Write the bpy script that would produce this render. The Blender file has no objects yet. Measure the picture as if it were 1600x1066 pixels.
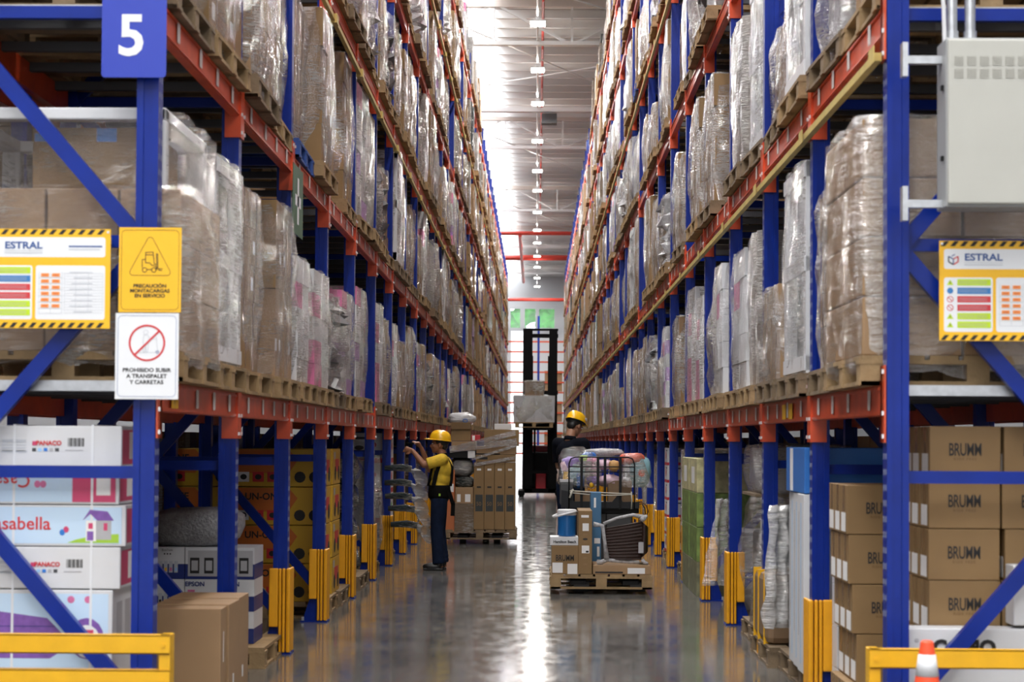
import bpy, bmesh, math, random
from mathutils import Vector, Matrix, noise

S = bpy.context.scene
COL = S.collection
PI = math.pi
R = math.radians

# ------------------------------------------------------------------ camera
EYE = 1.58
FPX = 2780.0
cam_data = bpy.data.cameras.new('camera')
cam = bpy.data.objects.new('camera', cam_data)
COL.objects.link(cam)
cam.location = (0, 0, EYE)
PITCH, YAW, ROLL = R(1.5), R(0.80), R(0.35)
cam.matrix_world = (Matrix.Translation((0, 0, EYE)) @ Matrix.Rotation(YAW, 4, 'Z')
                    @ Matrix.Rotation(PI / 2 + PITCH, 4, 'X') @ Matrix.Rotation(ROLL, 4, 'Z'))
cam_data.sensor_width = 36.0
cam_data.lens = FPX / 1600 * 36.0
cam_data.shift_y = 0.0515
cam_data.clip_end = 400
cam_data.dof.use_dof = True
cam_data.dof.focus_distance = 20.5
cam_data.dof.aperture_fstop = 3.6
S.camera = cam

# ------------------------------------------------------------------ world, light, exposure
world = bpy.data.worlds.new('daylight')
S.world = world
world.use_nodes = True
wn = world.node_tree.nodes
wn['Background'].inputs['Color'].default_value = (0.86, 0.93, 1.0, 1)
wn['Background'].inputs['Strength'].default_value = 8.0
S.view_settings.view_transform = 'Standard'
S.view_settings.look = 'None'
S.view_settings.gamma = 1.0
S.view_settings.use_curve_mapping = False
S.view_settings.exposure = 0.0
S.cycles.max_bounces = 7
S.cycles.diffuse_bounces = 3
S.cycles.glossy_bounces = 4
S.cycles.transmission_bounces = 4
S.cycles.transparent_max_bounces = 10
S.cycles.sample_clamp_indirect = 4.0
S.cycles.use_denoising = True
S.cycles.caustics_reflective = False
S.cycles.caustics_refractive = False

def area_light(name, loc, sx, sy, power, color=(1, 1, 1), rot=(0, 0, 0), parent=None):
    l = bpy.data.lights.new(name, 'AREA')
    l.shape = 'RECTANGLE'; l.size = sx; l.size_y = sy
    l.energy = power; l.color = color
    o = bpy.data.objects.new(name, l); COL.objects.link(o)
    o.location = loc; o.rotation_euler = rot
    if parent: o.parent = parent
    return o

# daylight through the roof skylights of the cross aisle behind and above the photographer
area_light('skylight_light', (-7, 1.0, 14.2), 3.0, 12, 880, (1.0, 0.98, 0.95))
area_light('skylight_light', (7, 1.0, 14.2), 3.0, 12, 880, (1.0, 0.98, 0.95))
area_light('skylight_light', (0, -9.0, 14.2), 10.0, 4, 1350, (1.0, 0.98, 0.95))
# unseen fill lights added at the rear wall to put highlights on the film
area_light('added_rear_fill', (-6, -15.7, 2.6), 3.6, 4.6, 110, (0.97, 0.98, 1.0), rot=(PI / 2, 0, 0))
area_light('added_rear_fill', (6, -15.7, 2.6), 3.6, 4.6, 110, (0.97, 0.98, 1.0), rot=(PI / 2, 0, 0))
area_light('added_rear_fill', (0, -15.7, 2.6), 3.6, 4.6, 110, (0.97, 0.98, 1.0), rot=(PI / 2, 0, 0))
LAMP_POWER = 330

# ------------------------------------------------------------------ materials
def mat(name, col=(0.5, 0.5, 0.5), rough=0.5, metal=0.0, spec=0.5, var=0.0, vscale=6.0, bump=0.0, bscale=40.0,
        emit=None, estr=0.0, coat=0.0, alpha=1.0, rvar=0.0):
    m = bpy.data.materials.new(name); m.use_nodes = True
    nt = m.node_tree; b = nt.nodes['Principled BSDF']
    b.inputs['Base Color'].default_value = (*col, 1)
    b.inputs['Roughness'].default_value = rough
    b.inputs['Metallic'].default_value = metal
    b.inputs['Specular IOR Level'].default_value = spec
    b.inputs['Coat Weight'].default_value = coat
    b.inputs['Alpha'].default_value = alpha
    if emit:
        b.inputs['Emission Color'].default_value = (*emit, 1)
        b.inputs['Emission Strength'].default_value = estr
    if var or bump or rvar:
        tc = nt.nodes.new('ShaderNodeTexCoord')
        if var or rvar:
            n = nt.nodes.new('ShaderNodeTexNoise'); n.inputs['Scale'].default_value = vscale; n.inputs['Detail'].default_value = 4
            nt.links.new(tc.outputs['Object'], n.inputs['Vector'])
        if var:
            r = nt.nodes.new('ShaderNodeMapRange')
            r.inputs[1].default_value = 0.3; r.inputs[2].default_value = 0.7
            r.inputs[3].default_value = 1 - var; r.inputs[4].default_value = 1 + var
            nt.links.new(n.outputs['Fac'], r.inputs[0])
            mx = nt.nodes.new('ShaderNodeVectorMath'); mx.operation = 'SCALE'
            mx.inputs[0].default_value = col
            nt.links.new(r.outputs[0], mx.inputs['Scale'])
            nt.links.new(mx.outputs[0], b.inputs['Base Color'])
        if rvar:
            r2 = nt.nodes.new('ShaderNodeMapRange')
            r2.inputs[1].default_value = 0.3; r2.inputs[2].default_value = 0.7
            r2.inputs[3].default_value = max(0.02, rough - rvar); r2.inputs[4].default_value = rough + rvar
            nt.links.new(n.outputs['Fac'], r2.inputs[0]); nt.links.new(r2.outputs[0], b.inputs['Roughness'])
        if bump:
            n2 = nt.nodes.new('ShaderNodeTexNoise'); n2.inputs['Scale'].default_value = bscale; n2.inputs['Detail'].default_value = 3
            nt.links.new(tc.outputs['Object'], n2.inputs['Vector'])
            bp = nt.nodes.new('ShaderNodeBump'); bp.inputs['Strength'].default_value = bump; bp.inputs['Distance'].default_value = 0.02
            nt.links.new(n2.outputs['Fac'], bp.inputs['Height']); nt.links.new(bp.outputs[0], b.inputs['Normal'])
    return m

def film_mat(name, base, streak, tint=(0.54, 0.51, 0.465), ang=0.9, scale=7.0, rough=0.085, solid=None):
    """stretch film: clear plastic whose wrinkles turn milky. solid = colour of the goods where the film lies tight on them"""
    m = bpy.data.materials.new(name); m.use_nodes = True
    nt = m.node_tree; N = nt.nodes; L = nt.links
    b = N['Principled BSDF']; out = N['Material Output']
    tc = N.new('ShaderNodeTexCoord')
    mp = N.new('ShaderNodeMapping'); mp.inputs['Rotation'].default_value = (ang, ang * 0.3, 0)
    mp.inputs['Scale'].default_value = (2.2, 1.0, 12.0)
    L.new(tc.outputs['Object'], mp.inputs['Vector'])
    n1 = N.new('ShaderNodeTexNoise'); n1.inputs['Scale'].default_value = scale; n1.inputs['Detail'].default_value = 5; n1.inputs['Roughness'].default_value = 0.62
    L.new(mp.outputs[0], n1.inputs['Vector'])
    n2 = N.new('ShaderNodeTexNoise'); n2.inputs['Scale'].default_value = 3.0; n2.inputs['Detail'].default_value = 3
    L.new(tc.outputs['Object'], n2.inputs['Vector'])
    mul = N.new('ShaderNodeMath'); mul.operation = 'MULTIPLY'
    L.new(n1.outputs['Fac'], mul.inputs[0]); L.new(n2.outputs['Fac'], mul.inputs[1])
    mr = N.new('ShaderNodeMapRange'); mr.inputs[1].default_value = 0.255; mr.inputs[2].default_value = 0.335
    mr.inputs[3].default_value = base; mr.inputs[4].default_value = streak
    L.new(mul.outputs[0], mr.inputs[0])
    bp = N.new('ShaderNodeBump'); bp.inputs['Strength'].default_value = 1.0; bp.inputs['Distance'].default_value = 0.05
    L.new(n1.outputs['Fac'], bp.inputs['Height']); L.new(bp.outputs[0], b.inputs['Normal'])
    b.inputs['Roughness'].default_value = rough
    b.inputs['Specular IOR Level'].default_value = 0.9
    if solid:
        mc = N.new('ShaderNodeMix'); mc.data_type = 'RGBA'
        mc.inputs[6].default_value = (*solid, 1); mc.inputs[7].default_value = (*tint, 1)
        L.new(mr.outputs[0], mc.inputs[0]); L.new(mc.outputs[2], b.inputs['Base Color'])
    else:
        b.inputs['Base Color'].default_value = (*tint, 1)
        tr = N.new('ShaderNodeBsdfTransparent')
        gl = N.new('ShaderNodeBsdfGlossy'); gl.inputs['Roughness'].default_value = rough
        gl.inputs['Color'].default_value = (1, 1, 1, 1)
        L.new(bp.outputs[0], gl.inputs['Normal'])
        m1 = N.new('ShaderNodeMixShader'); m1.inputs[0].default_value = 0.22
        L.new(tr.outputs[0], m1.inputs[1]); L.new(gl.outputs[0], m1.inputs[2])
        mx = N.new('ShaderNodeMixShader')
        L.new(mr.outputs[0], mx.inputs[0]); L.new(m1.outputs[0], mx.inputs[1]); L.new(b.outputs[0], mx.inputs[2])
        L.new(mx.outputs[0], out.inputs['Surface'])
    return m

BLUE = mat('blue_paint', (0.001, 0.020, 0.235), 0.32, spec=0.32, var=0.12, vscale=5)
ORANGE = mat('orange_paint', (0.62, 0.075, 0.022), 0.30, var=0.16, vscale=7)
YELLOW = mat('yellow_paint', (0.80, 0.43, 0.010), 0.38, var=0.07, vscale=9)
GUARD = mat('yellow_guard_plastic', (0.80, 0.36, 0.006), 0.42, var=0.06, vscale=9)
YBAR = mat('yellow_hose', (0.56, 0.42, 0.12), 0.5, var=0.15)
BLACK = mat('black', (0.009, 0.009, 0.010), 0.5, spec=0.22)
RUBBER = mat('rubber', (0.018, 0.018, 0.018), 0.8)
GALV = mat('galvanised', (0.55, 0.57, 0.60), 0.38, metal=0.75, var=0.12, vscale=20)
BOLT = mat('bolt_steel', (0.75, 0.75, 0.76), 0.3, metal=0.8)
WOOD = mat('pallet_wood', (0.30, 0.20, 0.098), 0.75, var=0.28, vscale=5, bump=0.3, bscale=30)
WOOD2 = mat('pallet_wood_grey', (0.19, 0.135, 0.08), 0.8, var=0.28, vscale=5, bump=0.3, bscale=30)
BLUEWOOD = mat('blue_pallet_paint', (0.02, 0.07, 0.28), 0.6, var=0.2)
CART = mat('carton_brown', (0.245, 0.148, 0.060), 0.62, var=0.10, vscale=2.5)
CART2 = mat('carton_tan', (0.33, 0.205, 0.105), 0.6, var=0.10, vscale=2.5)
CART3 = mat('carton_dull', (0.20, 0.125, 0.068), 0.62, var=0.14, vscale=2.5)
TAPE = mat('packing_tape', (0.20, 0.12, 0.055), 0.25)
WHITE = mat('white_card', (0.66, 0.67, 0.69), 0.45, var=0.03)
WHITEM = mat('white_label', (0.82, 0.82, 0.82), 0.5)
GREY = mat('grey_card', (0.42, 0.42, 0.44), 0.5, var=0.08)
DKGREY = mat('dark_grey', (0.06, 0.062, 0.068), 0.5)
PINK = mat('pink_print', (0.62, 0.16, 0.33), 0.45, var=0.2, vscale=9)
PURPLE = mat('purple_print', (0.36, 0.16, 0.50), 0.45, var=0.25, vscale=9)
RED = mat('red_print', (0.52, 0.02, 0.035), 0.42)
REDPIPE = mat('red_pipe_paint', (0.50, 0.045, 0.03), 0.4)
LIME = mat('lime_print', (0.36, 0.60, 0.05), 0.5)
INK = mat('ink', (0.015, 0.014, 0.014), 0.6)
NAVY = mat('navy_print', (0.015, 0.03, 0.17), 0.45)
LTBLUE = mat('light_blue_print', (0.35, 0.58, 0.85), 0.45)
MIDBLUE = mat('mid_blue_print', (0.03, 0.20, 0.62), 0.4)
FILM = film_mat('stretch_film', 0.06, 0.60)
FILM2 = film_mat('stretch_film_milky', 0.14, 0.78, ang=0.5, scale=6)
FILM3 = film_mat('stretch_film_tight', 0.06, 0.58, ang=-0.8, scale=8)
FILMG = film_mat('clear_bag_film', 0.04, 0.45, ang=0.2, scale=3, rough=0.1)
WRAP_B = film_mat('wrapped_brown', 0.0, 0.75, solid=(0.27, 0.20, 0.135))
WRAP_G = film_mat('wrapped_grey', 0.0, 0.8, solid=(0.30, 0.275, 0.25))
WRAP_W = film_mat('wrapped_white', 0.0, 0.8, solid=(0.55, 0.53, 0.55))
WRAP_K = film_mat('wrapped_black', 0.0, 0.4, solid=(0.02, 0.035, 0.038))
WRAP_P = film_mat('wrapped_purple', 0.0, 0.6, solid=(0.45, 0.28, 0.48))

# ------------------------------------------------------------------ mesh building
class MB:
    def __init__(s): s.v = []; s.f = []; s.m = []; s.mats = []
    def mi(s, m):
        if m not in s.mats: s.mats.append(m)
        return s.mats.index(m)
    def add(s, vs, fs, m, M=None):
        b = len(s.v); k = s.mi(m)
        s.v += [tuple(M @ Vector(p)) if M else tuple(p) for p in vs]
        s.f += [tuple(b + i for i in f) for f in fs]; s.m += [k] * len(fs)
        return s
    def box(s, x0, x1, y0, y1, z0, z1, m, M=None):
        vs = [(x0, y0, z0), (x1, y0, z0), (x1, y1, z0), (x0, y1, z0), (x0, y0, z1), (x1, y0, z1), (x1, y1, z1), (x0, y1, z1)]
        fs = [(0, 3, 2, 1), (4, 5, 6, 7), (0, 1, 5, 4), (1, 2, 6, 5), (2, 3, 7, 6), (3, 0, 4, 7)]
        return s.add(vs, fs, m, M)
    def bar(s, p0, p1, w, t, m, up=(0, 0, 1)):
        """box from p0 to p1, w across (perpendicular to up), t along up"""
        p0 = Vector(p0); p1 = Vector(p1); d = p1 - p0; L = d.length
        if L < 1e-6: return s
        d.normalize(); u = Vector(up); x = d.cross(u)
        if x.length < 1e-4: x = d.cross(Vector((1, 0, 0)))
        x.normalize(); u = x.cross(d)
        M = Matrix((x, d, u)).transposed().to_4x4(); M.translation = p0
        return s.box(-w / 2, w / 2, 0, L, -t / 2, t / 2, m, M)
    def tube(s, pts, r, m, seg=8, cap=True):
        pts = [Vector(p) for p in pts]; n = len(pts); rs = r if isinstance(r, (list, tuple)) else [r] * n
        vs = []; prev = None
        for i, p in enumerate(pts):
            d = (pts[min(i + 1, n - 1)] - pts[max(i - 1, 0)]).normalized()
            if prev is None:
                a = d.cross(Vector((0, 0, 1)))
                if a.length < 1e-3: a = d.cross(Vector((1, 0, 0)))
            else: a = prev - d * prev.dot(d)
            a.normalize(); prev = a; b = d.cross(a)
            for k in range(seg):
                t = 2 * PI * k / seg
                vs.append(p + (a * math.cos(t) + b * math.sin(t)) * rs[i])
        fs = [(i * seg + k, i * seg + (k + 1) % seg, (i + 1) * seg + (k + 1) % seg, (i + 1) * seg + k) for i in range(n - 1) for k in range(seg)]
        if cap: fs += [tuple(reversed(range(seg))), tuple((n - 1) * seg + k for k in range(seg))]
        return s.add(vs, fs, m)
    def lathe(s, prof, m, seg=20, M=None):
        vs = []; fs = []
        for r, z in prof:
            for k in range(seg):
                t = 2 * PI * k / seg; vs.append((r * math.cos(t), r * math.sin(t), z))
        n = len(prof)
        for i in range(n - 1):
            for k in range(seg):
                fs.append((i * seg + k, i * seg + (k + 1) % seg, (i + 1) * seg + (k + 1) % seg, (i + 1) * seg + k))
        fs += [tuple(reversed(range(seg))), tuple((n - 1) * seg + k for k in range(seg))]
        return s.add(vs, fs, m, M)
    def ell(s, c, r, m, seg=14, rings=9, M=None, nz=0.0, seed=0.0, pw=1.0):
        vs = []; fs = []
        for i in range(rings + 1):
            ph = -PI / 2 + PI * i / rings
            for k in range(seg):
                t = 2 * PI * k / seg
                cx, cy, cz = math.cos(ph) * math.cos(t), math.cos(ph) * math.sin(t), math.sin(ph)
                f = lambda q: math.copysign(abs(q) ** pw, q)
                d = 1 + (nz * noise.noise(Vector((cx * 2 + seed, cy * 2, cz * 2))) if nz else 0)
                vs.append((c[0] + r[0] * f(cx) * d, c[1] + r[1] * f(cy) * d, c[2] + r[2] * f(cz) * d))
        for i in range(rings):
            for k in range(seg):
                fs.append((i * seg + k, i * seg + (k + 1) % seg, (i + 1) * seg + (k + 1) % seg, (i + 1) * seg + k))
        return s.add(vs, fs, m, M)
    def mesh(s, name, smooth=False):
        me = bpy.data.meshes.new(name); me.from_pydata(s.v, [], s.f)
        for m in s.mats: me.materials.append(m)
        me.polygons.foreach_set('material_index', s.m)
        if smooth: me.polygons.foreach_set('use_smooth', [True] * len(me.polygons))
        me.update(); return me
    def build(s, name, parent=None, loc=(0, 0, 0), rz=0.0, bevel=0.0, smooth=False, rot=None):
        return obj(name, s.mesh(name, smooth), parent, loc, rz, bevel, rot)

def obj(name, me, parent=None, loc=(0, 0, 0), rz=0.0, bevel=0.0, rot=None):
    o = bpy.data.objects.new(name, me); COL.objects.link(o)
    o.location = loc; o.rotation_euler = rot if rot else (0, 0, rz)
    if parent: o.parent = parent
    if bevel:
        b = o.modifiers.new('bevel', 'BEVEL'); b.width = bevel; b.segments = 2; b.limit_method = 'ANGLE'
    return o

def empty(name, loc=(0, 0, 0), rz=0.0, parent=None):
    o = bpy.data.objects.new(name, None); COL.objects.link(o)
    o.location = loc; o.rotation_euler = (0, 0, rz); o.empty_display_size = 0.1
    if parent: o.parent = parent
    return o

def tag(o, label=None, cat=None, group=None, kind=None):
    if label: o['label'] = label
    if cat: o['category'] = cat
    if group: o['group'] = group
    if kind: o['kind'] = kind
    return o

def copy_tree(o, parent=None):
    c = o.copy(); COL.objects.link(c)
    c.parent = parent
    for ch in list(o.children): copy_tree(ch, c)
    return c

_txt = {}
def text_mesh(body, size, m, depth=0.0006, bold=0.0, align='CENTER', sx=1.0, spacing=1.0, line=1.0):
    """flat lettering in the XZ plane facing -Y, baseline at z=0"""
    cu = bpy.data.curves.new('lettering', 'FONT')
    cu.body = body; cu.size = size; cu.align_x = align; cu.offset = bold; cu.extrude = depth
    cu.space_character = spacing; cu.space_line = line; cu.resolution_u = 3
    o = bpy.data.objects.new('lettering_source', cu); COL.objects.link(o)
    dg = bpy.context.evaluated_depsgraph_get(); dg.update()
    me = bpy.data.meshes.new_from_object(o.evaluated_get(dg))
    bpy.data.objects.remove(o); bpy.data.curves.remove(cu)
    me.transform(Matrix.Diagonal((sx, 1, 1, 1)))
    me.transform(Matrix.Rotation(PI / 2, 4, 'X'))
    me.materials.clear(); me.materials.append(m)
    return me
def lettering(name, body, size, m, parent, loc, rz=0.0, **k):
    key = (body, size, m.name, tuple(sorted(k.items())))
    if key not in _txt: _txt[key] = text_mesh(body, size, m, **k)
    o = bpy.data.objects.new(name, _txt[key]); COL.objects.link(o)
    o.parent = parent; o.location = loc; o.rotation_euler = (0, 0, rz)
    return o

def at(px, py, d):
    """world point seen at pixel (px, py) at distance d along the aisle (vanishing point 839, 688)"""
    return Vector(((px - 839) * d / FPX, d, EYE - (py - 688) * d / FPX))
# ================================================================== the building
XL, XR = -1.83, 1.67            # aisle faces of the two racks
Y0, BAY = 8.556, 2.30
NB = 44                         # bays
YN = lambda n: Y0 + BAY * n
LEVELS = [1.71, 3.55, 5.39, 7.23, 9.07, 10.91]      # underside of each beam
BH = 0.15
TOP = 12.0

fm = bpy.data.materials.new('polished_concrete'); fm.use_nodes = True
nt = fm.node_tree; N = nt.nodes; L = nt.links; b = N['Principled BSDF']
tc = N.new('ShaderNodeTexCoord')
n1 = N.new('ShaderNodeTexNoise'); n1.inputs['Scale'].default_value = 0.9; n1.inputs['Detail'].default_value = 8; n1.inputs['Roughness'].default_value = 0.62
n2 = N.new('ShaderNodeTexNoise'); n2.inputs['Scale'].default_value = 9; n2.inputs['Detail'].default_value = 6
mpf = N.new('ShaderNodeMapping'); mpf.inputs['Scale'].default_value = (1.0, 0.35, 1)
L.new(tc.outputs['Object'], n1.inputs['Vector']); L.new(tc.outputs['Object'], mpf.inputs[0]); L.new(mpf.outputs[0], n2.inputs['Vector'])
cr = N.new('ShaderNodeValToRGB'); cr.color_ramp.elements[0].position = 0.32; cr.color_ramp.elements[0].color = (0.095, 0.092, 0.088, 1)
cr.color_ramp.elements[1].position = 0.72; cr.color_ramp.elements[1].color = (0.19, 0.188, 0.182, 1)
L.new(n1.outputs['Fac'], cr.inputs[0])
mrf = N.new('ShaderNodeMapRange'); mrf.inputs[1].default_value = 0.35; mrf.inputs[2].default_value = 0.68; mrf.inputs[3].default_value = 0.075; mrf.inputs[4].default_value = 0.16
L.new(n2.outputs['Fac'], mrf.inputs[0]); L.new(mrf.outputs[0], b.inputs['Roughness'])
L.new(cr.outputs[0], b.inputs['Base Color'])
b.inputs['Specular IOR Level'].default_value = 0.6
b.inputs['Coat Weight'].default_value = 0.12; b.inputs['Coat Roughness'].default_value = 0.1
bpn = N.new('ShaderNodeBump'); bpn.inputs['Strength'].default_value = 0.025; bpn.inputs['Distance'].default_value = 0.01
L.new(n2.outputs['Fac'], bpn.inputs['Height']); L.new(bpn.outputs[0], b.inputs['Normal'])

tag(MB().box(-26, 26, -16, 150, -0.2, 0, fm).build('floor'), kind='structure')
jt = MB()
JOINT = mat('joint_filler', (0.07, 0.068, 0.065), 0.6)
tag(MB().box(XL, XR, 9.05, 9.062, 0, 0.0008, JOINT).build('trim_1'), kind='structure')

DECK = mat('roof_deck', (0.70, 0.63, 0.59), 0.6, var=0.05, vscale=0.4)
STEELW = mat('white_steel', (0.84, 0.84, 0.84), 0.45)
WALLM = mat('wall_panel', (0.62, 0.63, 0.65), 0.6)
SKY = mat('skylight_sheet', (0.9, 0.92, 0.95), 0.6, emit=(0.97, 0.98, 1.0), estr=7.0)
ZR = 14.7
SX0, SX1 = -4.6, -1.35
rb = MB()
for a, c in ((-26, -10.5), (-8.5, SX0), (SX1, 8.5), (10.5, 26)):
    rb.box(a, c, -16, 150, ZR, ZR + 0.08, DECK)
ceil = tag(rb.build('ceiling'), kind='structure')
for k, (a, c) in enumerate(((SX0, SX1), (-10.5, -8.5), (8.5, 10.5))):
    tag(MB().box(a, c, -16, 150, ZR + 0.01, ZR + 0.06, SKY).build('window_%d' % (k + 1)), kind='structure')
# purlins across the aisle under the roof sheets
pm = MB(); pm.box(-9, 9, 0, 0.02, -0.25, 0.03, STEELW); pm.box(-9, 9, -0.08, 0.0, -0.25, -0.23, STEELW); pm.box(-9, 9, 0.02, 0.09, 0.01, 0.03, STEELW)
pme = pm.mesh('purlin')
for k in range(84):
    y = 36 + k * 1.27
    if y > 148: break
    tag(obj('purlin', pme, ceil, (0, y, ZR - 0.05)), kind='structure')
# side and end walls
tag(MB().box(-26.3, -26, -16, 150, 0, ZR, WALLM).build('wall_left'), kind='structure')
tag(MB().box(26, 26.3, -16, 150, 0, ZR, WALLM).build('wall_right'), kind='structure')
tag(MB().box(-26, 26, -16.3, -16, 0, ZR, WALLM).build('wall_rear'), kind='structure')
YE = 140
wz0, wz1 = 10.45, 11.95
w = MB()
w.box(-26, 26, YE, YE + 0.3, wz1, ZR, WALLM)
w.box(-26, 26, YE, YE + 0.3, 10.2, wz0, WALLM)
w.box(-26, -2.05, YE, YE + 0.3, 0, 10.2, WALLM)
w.box(-1.0, 26, YE, YE + 0.3, 0, 10.2, WALLM)
for a, c in ((-26, -2.1), (-1.35, -0.98), (-0.12, 0.15), (1.35, 26)):
    w.box(a, c, YE, YE + 0.3, wz0, wz1, WALLM)
tag(w.build('wall_back'), kind='structure')
GLASS = mat('window_glass', (0.9, 0.95, 1), 0.02, spec=0.5, alpha=0.15)
tag(MB().box(-2.1, 1.35, YE + 0.1, YE + 0.12, wz0, wz1, GLASS).build('window_4'), kind='structure')
# sliding door standing open far behind: daylight
PALE = mat('translucent_door_sheet', (0.9, 0.93, 0.96), 0.5, emit=(0.95, 0.98, 1.0), estr=1.15)
tag(MB().box(-2.05, -1.0, YE + 0.1, YE + 0.15, 0, 10.2, PALE).build('door_1'), kind='structure')
GREEN = mat('tree_leaves', (0.08, 0.42, 0.06), 0.6, var=0.5, vscale=2.0)
tr = empty('tree', (0, YE + 7, 0))
tag(tr, 'green tree seen through the small high windows of the far wall', 'tree')
MB().tube([(0, 0, -0.1), (0.1, 0, 7)], 0.25, WOOD2).build('trunk', tr)
cb = MB(); rg = random.Random(3)
for k in range(26):
    cb.ell((rg.uniform(-4, 4), rg.uniform(-1.5, 1.5), rg.uniform(8.5, 14.5)), (1.2, 1.2, 1.0), GREEN, 9, 6, nz=0.6, seed=k)
cb.build('crown', tr)
tag(MB().box(-30, 30, 150, 175, -0.2, -0.01, mat('outside_ground', (0.2, 0.2, 0.19), 0.8)).build('floor_outside'), kind='structure')

# roof trusses
def truss(y):
    t = tag(empty('roof_truss', (0, y, 0)), kind='structure')
    zb, zt = 13.25, 14.42
    m = MB(); m.box(-12, 12, -0.07, 0.07, zb - 0.06, zb + 0.06, STEELW); m.build('bottom_chord', t)
    BEIGE = DECK
    m = MB(); m.box(-12, 12, -0.09, 0.09, zt - 0.11, zt + 0.11, BEIGE); m.build('top_chord', t)
    m = MB()
    xs = [-10.4 + 4.6 * k for k in range(5)] + [12.6]
    for k in range(5):
        xb = -8.15 + 4.56 * (k)
        a = xb - 2.28; c = xb + 2.28
        m.bar((xb - 0.1, 0, zb), (a, 0, zt), 0.07, 0.07, STEELW, up=(0, 1, 0))
        m.bar((xb + 0.1, 0, zb), (c, 0, zt), 0.07, 0.07, STEELW, up=(0, 1, 0))
        m.bar((xb, 0, zb), (xb, 0, zt), 0.07, 0.07, STEELW, up=(0, 1, 0))
        m.bar((a, 0, zb), (a, 0, zt), 0.06, 0.06, STEELW, up=(0, 1, 0))
    m.build('web', t)
for y in (33.5, 52, 70.6, 90, 107, 124): truss(y)
# thin sway rods and the light line conduit
for k, (ya, xa, yb, xb) in enumerate(((52, -2.6, 62, 3.2), (52, 3.2, 44, -2.6), (70, -2.6, 82, 3), (62, -2.6, 56, 3), (90, -2.6, 102, 3), (104, 3, 96, -2.6))):
    tag(MB().tube([(xa, ya, 13.9), (xb, yb, 13.6)], 0.022, STEELW, 6).build('trim_%d' % (k + 2)), kind='structure')
tag(MB().tube([(-0.04, 20, 13.33), (-0.04, 138, 13.33)], 0.028, STEELW, 6).build('conduit'), 'thin pale conduit running along the roof above the row of lamps', 'conduit')

# lamps over the aisle
LENS = mat('lamp_lens', (0.95, 0.95, 0.92), 0.4, emit=(1.0, 0.97, 0.90), estr=30)
HOUS = mat('lamp_housing', (0.72, 0.72, 0.72), 0.4)
def lamp_proto():
    t = empty('high_bay_lamp')
    m = MB(); m.box(-0.21, 0.21, -0.28, 0.28, 0.0, 0.05, HOUS); m.box(-0.06, 0.06, -0.22, 0.22, 0.05, 0.15, HOUS); m.build('housing', t, bevel=0.01)
    m = MB(); m.box(-0.20, -0.02, -0.27, 0.27, -0.03, 0.0, LENS); m.box(0.02, 0.20, -0.27, 0.27, -0.03, 0.0, LENS); m.build('lens', t)
    m = MB(); m.tube([(0, 0.1, 0.15), (0, 0.1, 0.33)], 0.008, STEELW, 5); m.tube([(0, -0.1, 0.15), (0, -0.1, 0.33)], 0.008, STEELW, 5); m.build('suspension_rod', t)
    area_light('lamp_light', (0, 0, -0.06), 0.4, 0.54, LAMP_POWER, (1.0, 0.955, 0.89), parent=t)
    area_light('lamp_uplight', (0, 0, 0.20), 0.3, 0.4, 20, (1.0, 0.955, 0.89), rot=(PI, 0, 0), parent=t)
    return t
lp = lamp_proto()
lamp_d = [11.4 * FPX / v for v in (654, 581, 528, 469, 422, 391, 357, 329, 309, 288, 271, 254, 240.5)]
ys = lamp_d + [lamp_d[0] - 6.4 * k for k in range(1, 8)]
ORD = ['', 'second', 'third', 'fourth', 'fifth', 'sixth', 'seventh', 'eighth', 'ninth', 'tenth', 'eleventh', 'twelfth', 'thirteenth']
for k, y in enumerate(ys):
    o = lp if k == 0 else copy_tree(lp)
    o.location = (-0.03, y, 13.0)
    if k < 13:
        nm = 'lit twin-lens roof lamp over the aisle, ' + ('largest and highest in the row' if k == 0 else ('smallest and lowest of the row' if k == 12 else ORD[k] + ' one from the top of the picture'))
    else:
        nm = 'lit twin-lens roof lamp over the front stretch of the aisle'
    tag(o, nm, 'lamp', 'high bay lamps along the aisle roof')
# sprinkler pipes
def pipe(pts, r, label, drops=None):
    t = tag(empty('sprinkler_pipe'), label, 'pipe', 'red sprinkler pipes')
    MB().tube(pts, r, REDPIPE, 10).build('pipe_run', t)
    for f_ in (0.1, 0.9):
        h_ = Vector(pts[0]).lerp(Vector(pts[-1]), f_); MB().tube([h_, (h_.x, h_.y, ZR + 0.02)], 0.012, STEELW, 5).build('hanger_rod', t)
    if drops:
        for p in drops: MB().tube([p, (p[0], p[1], p[2] - 0.14)], [0.02, 0.035], REDPIPE, 6).build('sprinkler_head', t)
    return t
pipe([(0.12, 30, 14.2), (0.12, 98, 14.2)], 0.04, 'thin red sprinkler pipe running lengthwise beside the lamps', [(0.12, 44 + 3.1 * k, 14.17) for k in range(17)])
pipe([(-3, 98, 13.02), (3, 98, 13.02)], 0.11, 'red pipe crossing the aisle roof, upper of the two thick ones')
pipe([(-3, 111, 13.0), (3, 111, 13.0)], 0.17, 'thickest red pipe crossing the aisle roof, lower of the two')
pipe([(-0.98, 98, 12.9), (-1.0, 127, 12.9)], 0.10, 'red pipe running lengthwise between the thick cross pipes and the far wall')
pipe([(-3, 134, 12.2), (3, 134, 12.2)], 0.13, 'red pipe crossing just above the far windows')
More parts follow.
